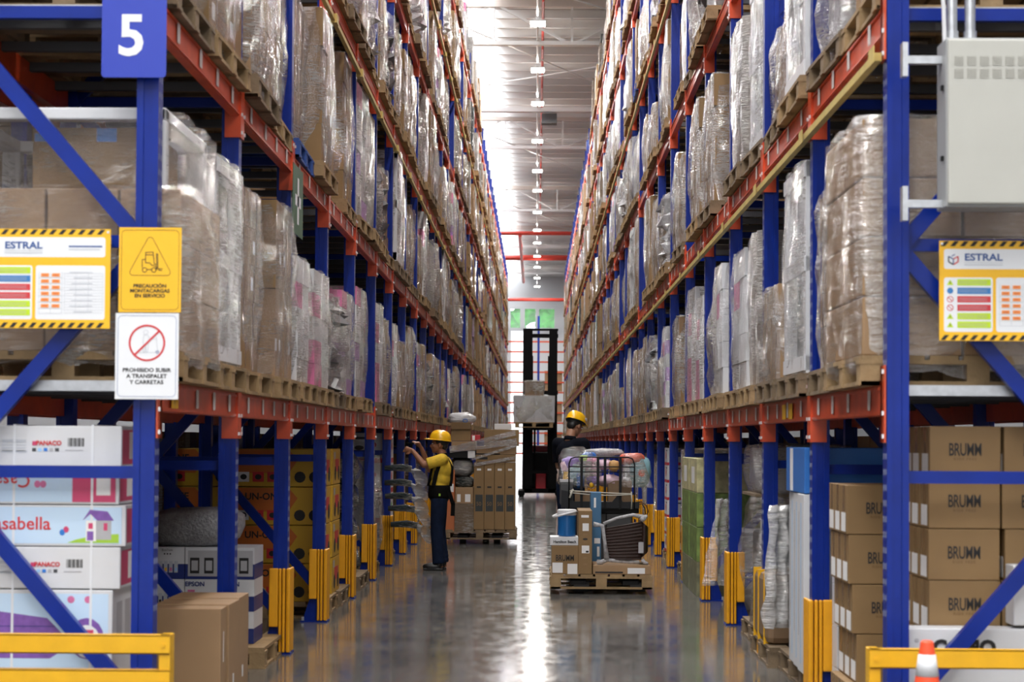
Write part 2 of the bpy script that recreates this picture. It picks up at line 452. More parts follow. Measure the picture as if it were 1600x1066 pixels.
# cable tray with hanging grey unit
t = tag(empty('cable_tray', (0, 62.6, 13.2)), 'pale cable tray crossing the roof above the aisle', 'cable tray')
m = MB(); m.box(-3.2, 3.2, -0.12, 0.12, -0.02, 0.0, STEELW); m.box(-3.2, 3.2, -0.13, -0.11, -0.02, 0.12, STEELW); m.box(-3.2, 3.2, 0.11, 0.13, -0.02, 0.12, STEELW); m.build('tray', t)
m = MB()
for x in (-2.5, 0, 2.5): m.tube([(x, 0, 0), (x, 0, 1.6)], 0.012, STEELW, 5)
m.build('hanger_rods', t)
t = tag(empty('projector_unit', (0.38, 62.6, 12.95)), 'grey box hanging under the cable tray in the roof', 'equipment box')
MB().box(-0.27, 0.27, -0.2, 0.2, -0.2, 0.16, DKGREY).build('housing', t, bevel=0.01)
MB().tube([(0, 0, 0.16), (0, 0, 0.3)], 0.02, STEELW, 6).build('mount', t)

# ================================================================== the racks
def beam_mesh(sg):
    """beam between two posts, local origin at (rack face, first post centre, underside); sg = +1 when aisle lies to +x"""
    m = MB(); e = 0.012 * sg
    f = lambda a, c: (min(a, c), max(a, c))
    x0, x1 = f(-0.002 * sg, -0.052 * sg)
    m.box(x0, x1, 0.05, BAY - 0.05, 0, BH, ORANGE)
    x0, x1 = f(0.0, 0.006 * sg)
    for z in (0.012, BH - 0.02): m.box(x0, x1, 0.06, BAY - 0.06, z - 0.006, z + 0.008, ORANGE)
    for yy, s2 in ((0.0, 1), (BAY, -1)):
        # connector: L plate round the post
        x0, x1 = f(-0.004 * sg, 0.012 * sg)
        ya, yb = (yy, yy + 0.06) if s2 > 0 else (yy - 0.06, yy)
        m.box(x0, x1, ya, yb, -0.13, BH + 0.09, ORANGE)
    return m
def conn_mesh(sg):
    m = MB(); f = lambda a, c: (min(a, c), max(a, c))
    x0, x1 = f(0.012 * sg, -0.085 * sg)
    m.box(x0, x1, -0.064, -0.054, -0.13, BH + 0.02, ORANGE)
    x0, x1 = f(0.004 * sg, 0.014 * sg)
    m.box(x0, x1, -0.062, 0.06, -0.13, BH + 0.09, ORANGE)
    x0, x1 = f(0.014 * sg, 0.024 * sg)
    for z in (-0.10, 0.01, BH + 0.06):
        m.box(x0, x1, -0.055, -0.037, z - 0.01, z + 0.01, BOLT)
        m.box(x0, x1, 0.035, 0.053, z - 0.01, z + 0.01, BOLT)
    return m
DEPTH = 1.10
def post_mesh(sg, mt=BLUE):
    """post 100 x 100 omega profile, local x=0 is its aisle face"""
    m = MB(); f = lambda a, c: (min(a, c), max(a, c))
    x0, x1 = f(0, -0.028 * sg); m.box(x0, x1, -0.05, 0.05, 0.008, TOP, mt)
    x0, x1 = f(-0.028 * sg, -0.072 * sg); m.box(x0, x1, -0.042, 0.042, 0.008, TOP, mt)
    x0, x1 = f(-0.072 * sg, -0.105 * sg); m.box(x0, x1, -0.05, 0.05, 0.008, TOP, mt)
    return m
HOLE = mat('punched_slot', (0.30, 0.33, 0.42), 0.5)
def slots_mesh(sg):
    m = MB(); z = 0.75; f = lambda a, c: (min(a, c), max(a, c))
    x0, x1 = f(0, 0.0015 * sg)
    while z < TOP - 0.1:
        m.box(x0, x1, -0.03, -0.018, z, z + 0.028, HOLE); m.box(x0, x1, 0.018, 0.03, z, z + 0.028, HOLE); z += 0.075
    return m
def brace_mesh(sg):
    m = MB(); f = lambda k: (-0.08 * sg, -(DEPTH - 0.08) * sg)[k]
    z = 0.30; k = 0
    while z < TOP - 1.2:
        m.bar((f(k % 2), 0.0, z), (f((k + 1) % 2), 0.0, z + 1.08), 0.045, 0.075, BLUE, up=(0, 0, 1))
        m.bar((f(0), 0.012, z + 1.115), (f(1), 0.012, z + 1.115), 0.04, 0.06, BLUE)
        z += 1.115; k += 1
    return m
def foot_mesh(sg):
    m = MB(); f = lambda a, c: (min(a, c), max(a, c))
    x0, x1 = f(0.035 * sg, -0.20 * sg)
    m.box(x0, x1, -0.09, 0.09, 0, 0.012, BLUE)
    # gusset on the near side
    a, c = -0.105 * sg, -0.185 * sg
    m.add([(a, -0.052, 0.012), (c, -0.052, 0.012), (a, -0.052, 0.26), (a, -0.044, 0.012), (c, -0.044, 0.012), (a, -0.044, 0.26)],
          [(0, 1, 2), (3, 5, 4), (0, 3, 4, 1), (1, 4, 5, 2), (2, 5, 3, 0)], BLUE)
    for (x, y) in ((0.02 * sg, -0.07), (-0.18 * sg, -0.07)):
        m.box(x - 0.01, x + 0.01, y - 0.01, y + 0.01, 0.012, 0.045, BOLT)
    return m
LABM = mat('beam_label', (0.62, 0.58, 0.56), 0.4)
def label_strip_mesh(sg):
    m = MB(); f = lambda a, c: (min(a, c), max(a, c)); x0, x1 = f(0.006 * sg, 0.009 * sg)
    m.box(x0, x1, 0, 0.055, 0.03, 0.13, LABM)
    return m
DK = mat('blue_paint_inner', (0.006, 0.028, 0.36), 0.5)

BARM = mat('shaded_galvanised', (0.10, 0.10, 0.105), 0.5, metal=0.5)  # galvanised steel with the rack's inner shade put into its colour
def rack(X, sg, label, nb=NB, n0=0):
    r = tag(empty('pallet_rack', (X, 0, 0)), label, 'pallet rack')
    pm, bm_, fm_, sm = post_mesh(sg).mesh('post'), brace_mesh(sg).mesh('braces'), foot_mesh(sg).mesh('foot_plate'), slots_mesh(sg).mesh('slots')
    rear = post_mesh(-sg).mesh('rear_post')
    for n in range(n0, nb + 1):
        fr = empty('upright_frame', (0, YN(n), 0), parent=r)
        obj('front_post', pm, fr)
        obj('rear_post', rear, fr, (-DEPTH * sg, 0, 0))
        obj('cross_brace', bm_, fr)
        if n < 20: obj('foot_plate', fm_, fr)
        if n < 8: obj('punched_slots', sm, fr)
    bme, cme, lme = beam_mesh(sg), conn_mesh(sg), label_strip_mesh(sg)
    bmesh_ = bme.mesh('beam')
    cmesh_ = cme.mesh('connector'); lmesh_ = lme.mesh('beam_label')
    c0 = MB(); f_ = lambda a, c: (min(a, c), max(a, c)); x0, x1 = f_(0.004 * sg, 0.012 * sg)
    c0.box(x0, x1, -0.045, 0.06, -0.13, BH + 0.09, ORANGE); x0, x1 = f_(0.012 * sg, 0.022 * sg)
    for z in (-0.10, 0.01, BH + 0.06): c0.box(x0, x1, -0.038, -0.02, z - 0.01, z + 0.01, BOLT)
    c0m = c0.mesh('connector')
    slots = []
    for n in range(n0, nb):
        for li, z in enumerate(LEVELS): slots.append((n, li, z))
    vis = [s for s in slots if (s[2] - EYE) * FPX / YN(s[0] + 1) < 720]
    first = vis[:96]
    for n, li, z in first:
        o = obj('beam', bmesh_, r, (0, YN(n), z))
        if n < 12: obj('connector', c0m if n == 0 else cmesh_, o)
        if li < 2 and n < 8:
            for yy in (0.35, 0.95, 1.45, 1.95): obj('bar_label', lmesh_, o, (0, yy, 0))
    rest = MB()
    def put(mb, src, off, flip=1):
        b = len(mb.v)
        mb.v += [(x * flip + off[0], y + off[1], z + off[2]) for x, y, z in src.v]
        mb.f += [tuple(b + i for i in f) for f in src.f]
        for k in src.m: mb.m.append(mb.mi(src.mats[k]))
    fs = set(first)
    for s_ in slots:
        n, li, z = s_
        if s_ not in fs:
            put(rest, bme, (0, YN(n), z))
            if s_ in vis: put(rest, cme, (0, YN(n), z))
        # rear beam
        rest.box(-DEPTH * sg, -(DEPTH - 0.05) * sg, YN(n) + 0.05, YN(n + 1) - 0.05, z, z + BH, ORANGE)
    for n in range(12, nb):
        for li, z in enumerate(LEVELS):
            if (n, li, z) in fs: put(rest, cme, (0, YN(n), z))
    tag(rest.build('beams_beyond', r), kind='stuff')
    sb = MB()
    for n, li, z in vis:
        for k in range(4):
            y = YN(n) + 0.35 + k * 0.53
            sb.box(*sorted((-0.052 * sg, -(DEPTH - 0.052) * sg)), y, y + 0.045, z + 0.10, z + BH, BARM)
    tag(sb.build('support_bars', r), kind='stuff')
    for z in LEVELS[:2]:
        MB().box(*sorted((-0.052 * sg, -(DEPTH - 0.052) * sg)), YN(0) + 0.07, YN(0) + 0.13, z + 0.098, z + BH - 0.001, GALV).build('front_support_bar', r)
    return r
rackL = rack(XL, 1, 'tall blue and orange pallet rack that carries the number 5 sign')
rackR = rack(XR, -1, 'tall blue and orange pallet rack that carries the grey electrical cabinet')

# simpler rack rows standing back to back behind them
def back_rack(X, sg, label):
    r = tag(empty('pallet_rack', (X, 0, 0)), label, 'pallet rack', 'rear pallet racks')
    m = MB(); nbk = 30
    for n in range(nbk + 1):
        m.box(-0.05, 0.05, YN(n) - 0.05, YN(n) + 0.05, 0, TOP, BLUE)
    tag(m.build('posts', r), kind='stuff')
    m = MB()
    for z in LEVELS: m.box(-0.025, 0.025, YN(0), YN(nbk), z, z + BH, ORANGE)
    tag(m.build('beams', r), kind='stuff')
back_rack(XL - DEPTH - 0.25, 1, 'dim blue rack row standing back to back behind the numbered rack')
back_rack(XR + DEPTH + 0.25, -1, 'dim blue rack row standing back to back behind the cabinet rack')

# yellow tie bars under the beams
def tie(X, z, label):
    t = tag(empty('tie_bar', (X, 0, z)), label, 'tie bar', 'yellow tie bars')
    m = MB(); m.box(-0.018, 0.018, YN(0), YN(NB), -0.020, 0.020, YBAR); m.build('bar', t)
    m = MB()
    for n in range(0, 25): m.box(-0.03, 0.035 * (1 if X < 0 else -1) + (0.001), YN(n) - 0.07, YN(n) + 0.07, -0.04, 0.04, YBAR)
    tag(m.build('clamps', t), kind='stuff')
tie(XR - 0.035, 3.44, 'yellow bar running under the second beam row of the cabinet rack')
tie(XR - 0.035, 7.12, 'yellow bar running under the fourth beam row of the cabinet rack')
tie(XL + 0.035, 5.25, 'yellow bar running under the third beam row of the numbered rack')
tie(XL + 0.035, 8.95, 'yellow bar running under the fifth beam row of the numbered rack')

# column guards
ORDN = ['first', 'second', 'third', 'fourth', 'fifth', 'sixth', 'seventh', 'eighth', 'ninth', 'tenth', 'eleventh', 'twelfth', 'thirteenth', 'fourteenth', 'fifteenth', 'sixteenth',
        'seventeenth', 'eighteenth', 'nineteenth', 'twentieth', 'twenty-first', 'twenty-second', 'twenty-third', 'twenty-fourth', 'twenty-fifth', 'twenty-sixth', 'twenty-seventh',
        'twenty-eighth', 'twenty-ninth', 'thirtieth']
GROOVE = mat('guard_groove', (0.05, 0.035, 0.01), 0.7)
def guard_proto(sg):
    t = empty('column_guard')
    m = MB()
    # plate beside the post, and three rounded strips wrapped round its aisle corner
    for y0, y1 in ((-0.098, -0.072), (0.072, 0.098)):
        x0, x1 = sorted((-0.060 * sg, -0.128 * sg))
        MB().box(x0, x1, y0, y1, 0.20, 0.63, GUARD).build('side_plate', t, bevel=0.008)
    for a, c in ((-0.056, -0.036), (-0.030, -0.008)):
        x0, x1 = sorted((a * sg, c * sg))
        MB().box(x0, x1, -0.104, -0.072, 0.013, 0.63, GUARD).build('front_strip', t, bevel=0.009)
    x0, x1 = sorted((-0.002 * sg, 0.030 * sg))
    MB().box(x0, x1, -0.104, -0.036, 0.013, 0.63, GUARD).build('corner_strip', t, bevel=0.012)
    for y0, y1 in ((-0.028, 0.028), (0.036, 0.104)):
        MB().box(*sorted((0.010 * sg, 0.030 * sg)), y0, y1, 0.013, 0.63, GUARD).build('aisle_strip', t, bevel=0.009)
    m = MB(); x0, x1 = sorted((-0.126 * sg, 0.004 * sg)); m.box(x0, x1, -0.074, -0.066, 0.20, 0.625, GROOVE)
    x0, x1 = sorted((0.0035 * sg, 0.012 * sg)); m.box(x0, x1, -0.07, 0.09, 0.30, 0.62, GROOVE); m.build('backing', t)
    return t
for sg, X, nm in ((1, XL, 'numbered rack'), (-1, XR, 'cabinet rack')):
    p = guard_proto(sg)
    for n in range(1, 28):
        o = p if n == 1 else copy_tree(p)
        o.location = (X, YN(n), 0)
        tag(o, 'yellow column guard at the foot of the %s post of the %s' % (ORDN[n], nm), 'column guard', 'yellow column guards')
# unseen doors added to the rear wall to go with the fill lights
for k, x in enumerate((-6, 0, 6)):
    tag(MB().box(x - 1.9, x + 1.9, -15.99, -15.9, 0, 4.95, mat('door_daylight', (0.9, 0.9, 0.9), 0.6)).build('door_%d' % (k + 2)), kind='structure')
# ================================================================== generic pallet loads
PW, PD, PH = 1.04, 1.14, 0.145        # along the aisle (y), into the rack (x), height
def pallet_mesh(mt, W=PW, D=PD, full=True, H=PH):
    """local origin: bottom centre; blocks face both x and y"""
    m = MB()
    nb = 7 if full else 1
    for k in range(nb):
        w = D / nb * (0.84 if full else 1.0); x = -D / 2 + D / nb * (k + 0.5)
        m.box(x - w / 2, x + w / 2, -W / 2, W / 2, H - 0.022, H, mt)
    for y in (-W / 2 + 0.05, 0, W / 2 - 0.05):
        m.box(-D / 2, D / 2, y - 0.05, y + 0.05, H - 0.042, H - 0.022, mt)
        m.box(-D / 2, D / 2, y - 0.05, y + 0.05, 0, 0.02, mt)
        for x in (-D / 2 + 0.06, 0, D / 2 - 0.06):
            m.box(x - 0.055, x + 0.055, y - 0.048, y + 0.048, 0.02, H - 0.042, mt)
    for x in (-D / 2 + 0.06, D / 2 - 0.06):
        m.box(x - 0.05, x + 0.05, -W / 2, W / 2, 0.0, 0.02, mt)
    return m
def shell_mesh(W, D, z0, z1, mt, seed, amp=0.03, bulge=0.03, nz=12, npr=10, top=True):
    """film shell: rounded-rectangle rings with wrinkled surface"""
    m = MB(); vs = []; fs = []
    per = []
    cr_ = 0.05
    for s_ in range(4):
        for k in range(npr):
            t = -1 + 2 * (k + 0.5) / npr
            if s_ == 0: per.append((t, -1))
            elif s_ == 1: per.append((1, t))
            elif s_ == 2: per.append((-t, 1))
            else: per.append((-1, -t))
    n = len(per)
    for i in range(nz + 1):
        f = i / nz; z = z0 + (z1 - z0) * f
        for k, (a, c) in enumerate(per):
            rr = max(abs(a), abs(c)); corner = (abs(a) * abs(c)) ** 6
            sc = 1 - 0.035 * corner
            q = Vector((a * 2 + seed, c * 2, z * 2.2))
            d = amp * noise.noise(q) + amp * 0.5 * noise.noise(q * 3.1) + bulge * math.sin(PI * f)
            d += -0.02 * (1 - f) ** 3
            if i == 0: z = z0 - 0.09 * max(0, noise.noise(Vector((a * 4 + seed, c * 4, 7.0))) + 0.1)
            x = a * (D / 2 + d) * sc; y = c * (W / 2 + d) * sc
            vs.append((x, y, z + 0.02 * noise.noise(q * 1.7)))
    for i in range(nz):
        for k in range(n):
            fs.append((i * n + k, i * n + (k + 1) % n, (i + 1) * n + (k + 1) % n, (i + 1) * n + k))
    if top:
        base = len(vs)
        for k, (a, c) in enumerate(per):
            vs.append((a * D * 0.3, c * W * 0.3, z1 + 0.015 + 0.02 * noise.noise(Vector((a * 3, c * 3, seed)))))
        for k in range(n):
            fs.append((nz * n + k, nz * n + (k + 1) % n, base + (k + 1) % n, base + k))
        fs.append(tuple(base + k for k in range(n)))
    m.add(vs, fs, mt); return m

def stack_mesh(rg, W, D, H, ny, nz, mt, nx=2, jit=0.012, holes=0.0, label=None, tape=None, ragged=0):
    m = MB(); dy, dx, dz = W / ny, D / nx, H / nz
    for j in range(ny):
        top = nz - (rg.choice((0, 0, ragged)) if ragged else 0)
        for k in range(top):
            for i in range(nx):
                if rg.random() < holes and k > 0: continue
                x = -D / 2 + dx * i; y = -W / 2 + dy * j; z = dz * k
                a, c = rg.uniform(-jit, jit), rg.uniform(-jit, jit)
                mm = mt if not isinstance(mt, (list, tuple)) else rg.choice(mt)
                m.box(x + 0.004 + a, x + dx - 0.004 + a, y + 0.004 + c, y + dy - 0.004 + c, z + 0.002, z + dz - 0.003, mm)
                for sx, e in ((x + dx - 0.004 + a, 0.0015), (x + 0.004 + a, -0.0015)):
                    if (i == nx - 1 and e > 0) or (i == 0 and e < 0):
                        x0, x1 = sorted((sx, sx + e))
                        if tape: m.box(x0, x1, y + dy / 2 - 0.025 + c, y + dy / 2 + 0.025 + c, z + 0.003, z + dz - 0.004, tape)
                        if label and rg.random() < 0.6: m.box(x0 - 0.0005, x1 + 0.0005, y + dy * 0.62 + c, y + dy * 0.62 + 0.09 + c, z + dz * 0.3, z + dz * 0.3 + 0.10, label)
    return m

LIB = []          # (goods mesh, film mesh or None, description, simple builder, height)
def lib(desc, goods, film, h):
    LIB.append((goods.mesh('goods') if goods else None, film.mesh('film', True) if film else None, desc, h))
rg = random.Random(11)
for v in range(3):
    H = (1.30, 1.12, 1.40)[v]
    lib('brown cartons in clear film', stack_mesh(rg, 1.0, 1.08, H, 2, (4, 3, 5)[v], CART, tape=TAPE, label=WHITEM), shell_mesh(1.02, 1.10, -0.06, H + 0.01, FILM, 3.0 + v), H)
for v in range(2):
    H = (1.36, 1.22)[v]
    lib('tan cartons in wrinkled milky film', stack_mesh(rg, 0.98, 1.06, H, 3, (5, 4)[v], [CART2, CART], tape=TAPE), shell_mesh(1.0, 1.09, -0.08, H + 0.02, FILM2, 7.0 + v, amp=0.05), H)
H = 1.42
g = stack_mesh(rg, 0.86, 0.96, 1.3, 2, 2, [DKGREY, GREY], nx=1)
for a in (-0.46, 0.46):
    for c in (-0.50, 0.50): g.box(c - 0.05, c + 0.05, a - 0.05, a + 0.05, 0, H, WHITE)
for zz in (0.02, 0.68, H - 0.11):
    g.box(-0.55, 0.55, -0.51, -0.49, zz, zz + 0.10, WHITE); g.box(-0.55, 0.55, 0.49, 0.51, zz, zz + 0.10, WHITE)
    g.box(0.54, 0.56, -0.5, 0.5, zz, zz + 0.10, WHITE); g.box(-0.56, -0.54, -0.5, 0.5, zz, zz + 0.10, WHITE)
lib('white-edged appliance crate in film', g, shell_mesh(1.05, 1.14, -0.05, H + 0.01, FILM, 21.0, amp=0.02, bulge=0.01), H)
H = 1.38
g = stack_mesh(rg, 0.98, 1.06, H, 2, 5, [WHITE, WHITE, PINK, WHITE], jit=0.008)
lib('white and pink cartons in film', g, shell_mesh(1.01, 1.09, -0.05, H, FILM3, 31.0), H)
H = 1.34
g = stack_mesh(rg, 0.98, 1.06, H, 2, 6, [PURPLE, WHITE, PINK, WHITE, GREY], jit=0.01)
lib('purple and white toy cartons in film', g, shell_mesh(1.01, 1.09, -0.05, H, FILM3, 37.0), H)
for v in range(2):
    H = (1.15, 0.95)[v]; g = MB()
    for k in range(7):
        g.ell((0.05 * math.sin(k * 2.1), 0.06 * math.cos(k * 1.7), H * (k + 0.6) / 7.2), (0.55, 0.5, 0.16), DKGREY if v == 0 else GREY, 14, 7, nz=0.35, seed=k * 3.3 + v, pw=0.7)
    lib(('black' if v == 0 else 'grey') + ' bulging sacks in film', g, shell_mesh(1.06, 1.12, -0.04, H, FILM, 41.0 + v, amp=0.09), H)
H = 1.30
lib('loose unwrapped brown cartons', stack_mesh(rg, 1.0, 1.06, H, 2, 4, [CART, CART3], tape=TAPE, jit=0.02, ragged=1), None, H)
H = 1.46
g = stack_mesh(rg, 0.96, 1.05, H, 4, 2, [CART, CART2], nx=1, jit=0.012, ragged=1, label=WHITEM)
lib('tall narrow brown cartons in film', g, shell_mesh(1.0, 1.08, -0.06, H, FILM3, 51.0, amp=0.05), H)
H = 0.78
lib('low stack of brown cartons in film', stack_mesh(rg, 1.0, 1.06, H, 2, 3, CART2, tape=TAPE), shell_mesh(1.02, 1.1, -0.06, H, FILM2, 57.0, amp=0.04), H)
H = 1.24
lib('grey wrinkled wrapped load', stack_mesh(rg, 0.9, 1.0, H - 0.05, 2, 3, GREY, nx=1), shell_mesh(1.0, 1.08, -0.07, H, FILM2, 61.0, amp=0.07, bulge=0.05), H)
H = 1.40
lib('tightly wrapped grey-brown block', None, shell_mesh(1.0, 1.08, 0.0, H, WRAP_G, 71.0, amp=0.02, bulge=0.01), H)
H = 1.34
lib('tightly wrapped brown block', None, shell_mesh(1.0, 1.08, 0.0, H, WRAP_B, 73.0, amp=0.02, bulge=0.01), H)

PME = pallet_mesh(WOOD).mesh('pallet'); PME2 = pallet_mesh(WOOD2).mesh('pallet'); PMEB = pallet_mesh(BLUEWOOD).mesh('pallet')

def lone_load(k, rg, pal=None):
    goods, film, desc, h = LIB[k]
    t = empty('pallet_load')
    obj('pallet', pal or rg.choice((PME, PME, PME2)), t)
    if goods: obj('goods', goods, t, (0, 0, PH))
    if film: obj('film' if goods else 'wrapped_goods', film, t, (0, 0, PH))
    return t
LEVN = ['floor level', 'first shelf', 'second shelf', 'third shelf', 'fourth shelf', 'fifth shelf', 'top shelf']
WEIGHT = [0, 1, 2, 3, 4, 0, 1, 3, 4, 5, 6, 7, 8, 9, 10, 11, 12, 13, 14, 14, 15, 15, 0, 2, 3, 13]
CUSTOM = {(-1, 0, n): True for n in range(0, 8)}
CUSTOM.update({(1, 0, n): True for n in range(0, 8)})
slots = []
rs = random.Random(5)
FIXED = {}
def fix(side, lev, n, half, kind): FIXED[(side, lev, n, half)] = kind
fix(-1, 1, 0, 0, None); fix(-1, 1, 0, 1, 5); fix(-1, 1, 1, 0, 2); fix(-1, 1, 1, 1, 11); fix(-1, 1, 2, 0, 6); fix(-1, 1, 2, 1, 6)
fix(-1, 1, 3, 0, 8); fix(-1, 1, 3, 1, 7); fix(-1, 1, 4, 0, 7); fix(-1, 2, 0, 0, 0); fix(-1, 2, 0, 1, 1); fix(-1, 2, 1, 0, 3); fix(-1, 2, 1, 1, 2)
fix(-1, 2, 2, 0, 3); fix(-1, 2, 2, 1, 0)
fix(1, 1, 0, 0, None); fix(1, 1, 0, 1, 4); fix(1, 1, 1, 0, 5); fix(1, 1, 1, 1, 12); fix(1, 1, 2, 0, 14); fix(1, 1, 2, 1, 6); fix(1, 1, 3, 0, 6); fix(1, 1, 3, 1, 13)
fix(1, 2, 0, 0, 10); fix(1, 2, 0, 1, 13); fix(1, 2, 1, 0, 5); fix(1, 2, 1, 1, 12); fix(1, 2, 2, 0, 5); fix(1, 2, 2, 1, 14)
for n in range(NB):
    for side in (-1, 1):
        for lev in range(0, 7):
            if (side, lev, n) in CUSTOM: continue
            zb = 0.0 if lev == 0 else LEVELS[lev - 1] + BH
            if (zb - EYE) * FPX / YN(n + 1) > 700: continue
            for half in (0, 1):
                if lev == 1 and n == 0 and half == 0: continue
                if lev == 6 and n >= 21: continue
                if rs.random() < 0.09 and (side, lev, n, half) not in FIXED: continue
                slots.append((YN(n) + 0.62 + half * 1.10 + rs.uniform(-0.03, 0.03), side, lev, n, half, zb))
slots.sort()
XF = lambda side, ov: (XL - PD / 2 + ov) if side < 0 else (XR + PD / 2 - ov)
NIND = 270
SIDEN = {-1: 'numbered rack', 1: 'cabinet rack'}
protos = {}
for y, side, lev, n, half, zb in slots[:NIND]:
    k = FIXED.get((side, lev, n, half))
    if k is None:
        k = rs.choice(WEIGHT)
        if lev == 0: k = rs.choice((0, 1, 3, 10, 13, 15))
        if lev == 1 and n > 3 and rs.random() < 0.25: k = rs.choice((6, 7, 8))
        if lev == 6 and LIB[k][3] > 1.35: k = 1
    if k not in protos: protos[k] = lone_load(k, rs); o = protos[k]
    else: o = copy_tree(protos[k])
    ov = rs.uniform(0.02, 0.10) if lev else -0.03
    o.location = (XF(side, ov), y, zb); o.rotation_euler.z = rs.uniform(-0.03, 0.03) + (PI if rs.random() < 0.5 else 0)
    hs = rs.uniform(0.74, 0.92) if lev == 1 else rs.uniform(0.76, 1.04)
    if (side, lev, n, half) in FIXED and lev == 1: hs = {(-1, 0): 0.82, (-1, 1): 0.84, (-1, 2): 0.70, (-1, 3): 0.74}.get((side, n), 0.93 if side > 0 and n < 2 and k == 5 else 0.84)
    ds, ws = rs.uniform(0.90, 0.98), rs.choice((rs.uniform(0.70, 0.86), rs.uniform(0.84, 0.98)))
    o.scale = (1, 1, 1)
    for c in o.children:
        if c.name.startswith('pallet'):
            c.data = PMEB if (side, lev, n, half) == (-1, 2, 2, 0) else (rs.choice((PME, PME, PME2)) if rs.random() > 0.01 else PMEB)
        else: c.scale = (ds, ws, hs)
    tag(o, '%s, %s half, %s bay, %s, %s' % (LIB[k][2], ('near', 'far')[half], ORDN[n], LEVN[lev], SIDEN[side]), 'pallet load', 'pallet loads on the two racks')
# the far loads: too many to count one by one
far = MB()
def far_load(mb, x, y, z, rg, hmax=None):
    mb.box(x - PD / 2, x + PD / 2, y - PW / 2, y + PW / 2, z + 0.11, z + PH, WOOD)
    mb.box(x - PD / 2, x + PD / 2, y - PW / 2, y + PW / 2, z, z + 0.02, WOOD)
    for yy in (-0.46, 0, 0.46): mb.box(x - PD / 2, x + PD / 2, y + yy - 0.05, y + yy + 0.05, z + 0.02, z + 0.11, WOOD)
    mt = rg.choice((WRAP_B, WRAP_G, WRAP_B, CART, CART2, CART, WRAP_W, WRAP_G, WRAP_B, WRAP_K if rg.random() < 0.4 else CART, WRAP_P if rg.random() < 0.3 else CART2))
    H = hmax or rg.uniform(0.95, 1.42); ny = rg.choice((1, 2, 2, 3)); nz = rg.choice((1, 3, 4, 4))
    for j in range(ny):
        zz = z + PH; hh = H * (1 if hmax or rg.random() < 0.7 else 0.8)
        for k in range(nz):
            a = rg.uniform(-0.02, 0.02)
            mb.box(x - 0.53 + a, x + 0.53 + a, y - 0.5 + j / ny + 0.006, y - 0.5 + (j + 1) / ny - 0.006, zz + k * hh / nz, zz + (k + 1) * hh / nz - 0.006, mt)
for y, side, lev, n, half, zb in slots[NIND:]:
    far_load(far, XF(side, rs.uniform(0.03, 0.11) if lev else -0.04), y, zb, rs)
tag(far.build('distant_pallet_loads'), 'countless small brown and grey wrapped pallet loads far down both racks', 'pallet loads', kind='stuff')
# dim loads on the back-to-back rows
dim = MB()
for n in range(0, 26):
    for side in (-1, 1):
        for lev in range(0, 7):
            zb = 0.0 if lev == 0 else LEVELS[lev - 1] + BH
            if (zb - EYE) * FPX / YN(n + 1) > 720 or (lev > 0 and rs.random() < 0.12): continue
            for half in (0, 1):
                x = (XL - DEPTH - 0.25 - 0.62) if side < 0 else (XR + DEPTH + 0.25 + 0.62)
                far_load(dim, x, YN(n) + 0.62 + 1.1 * half, zb, rs, 1.50 if lev == 0 else None)
tag(dim.build('rear_row_pallet_loads'), 'shadowed pallet loads in the rack rows behind, glimpsed through the gaps', 'pallet loads', kind='stuff')
# ================================================================== signs, barriers, cabinet at the aisle mouth
def rrect(m, x0, x1, z0, z1, y, r, mt, th=0.001, seg=5):
    """rounded rectangle plate in the XZ plane, front face at y"""
    pts = []
    for cx, cz, a0 in ((x1 - r, z0 + r, -90), (x1 - r, z1 - r, 0), (x0 + r, z1 - r, 90), (x0 + r, z0 + r, 180)):
        for k in range(seg + 1):
            a = R(a0 + 90 * k / seg); pts.append((cx + r * math.cos(a), cz + r * math.sin(a)))
    n = len(pts)
    vs = [(x, y, z) for x, z in pts] + [(x, y + th, z) for x, z in pts]
    fs = [tuple(range(n)), tuple(reversed(range(n, 2 * n)))] + [(k, k + n, (k + 1) % n + n, (k + 1) % n) for k in range(n)]
    m.add(vs, fs, mt); return m
def ring(m, x0, x1, z0, z1, y, r, w, mt):
    """thin rounded outline"""
    pts = []
    for cx, cz, a0 in ((x1 - r, z0 + r, -90), (x1 - r, z1 - r, 0), (x0 + r, z1 - r, 90), (x0 + r, z0 + r, 180)):
        for k in range(5):
            a = R(a0 + 90 * k / 4); pts.append((cx + r * math.cos(a), y, cz + r * math.sin(a)))
    poly(m, pts, w, mt, True); return m
def poly(m, pts, w, mt, closed=False):
    q = list(pts) + ([pts[0]] if closed else [])
    for a, c in zip(q[:-1], q[1:]): m.bar(a, c, 0.0012, w, mt, up=(Vector(c) - Vector(a)).cross(Vector((0, 1, 0))))
    return m
SIGNB = mat('sign_blue', (0.022, 0.048, 0.42), 0.4)
SIGNY = mat('sign_yellow', (0.90, 0.50, 0.015), 0.4)
SIGNW = mat('sign_white', (0.80, 0.82, 0.85), 0.4)
SREDM = mat('sign_red', (0.62, 0.03, 0.035), 0.4)
FAINT = mat('faint_print', (0.52, 0.55, 0.60), 0.5)
HBLUE = mat('header_blue', (0.03, 0.09, 0.30), 0.5)
BARL = mat('bar_lime', (0.52, 0.72, 0.02), 0.5); BARB = mat('bar_blue', (0.04, 0.20, 0.50), 0.5); BARR = mat('bar_red', (0.62, 0.04, 0.05), 0.5)
ORPR = mat('orange_print', (0.85, 0.30, 0.07), 0.5)
SD = 8.44; SS = FPX / SD
wx = lambda px: (px - 839) / SS
wz = lambda py: EYE - (py - 688) / SS
t = tag(empty('number_sign', (wx(201), SD, wz(120))), 'blue aisle board with a large white numeral on the front rack post', 'sign')
m = MB(); rrect(m, -0.155, 0.155, 0, 0.62, 0, 0.018, SIGNB, 0.004); m.build('board', t)
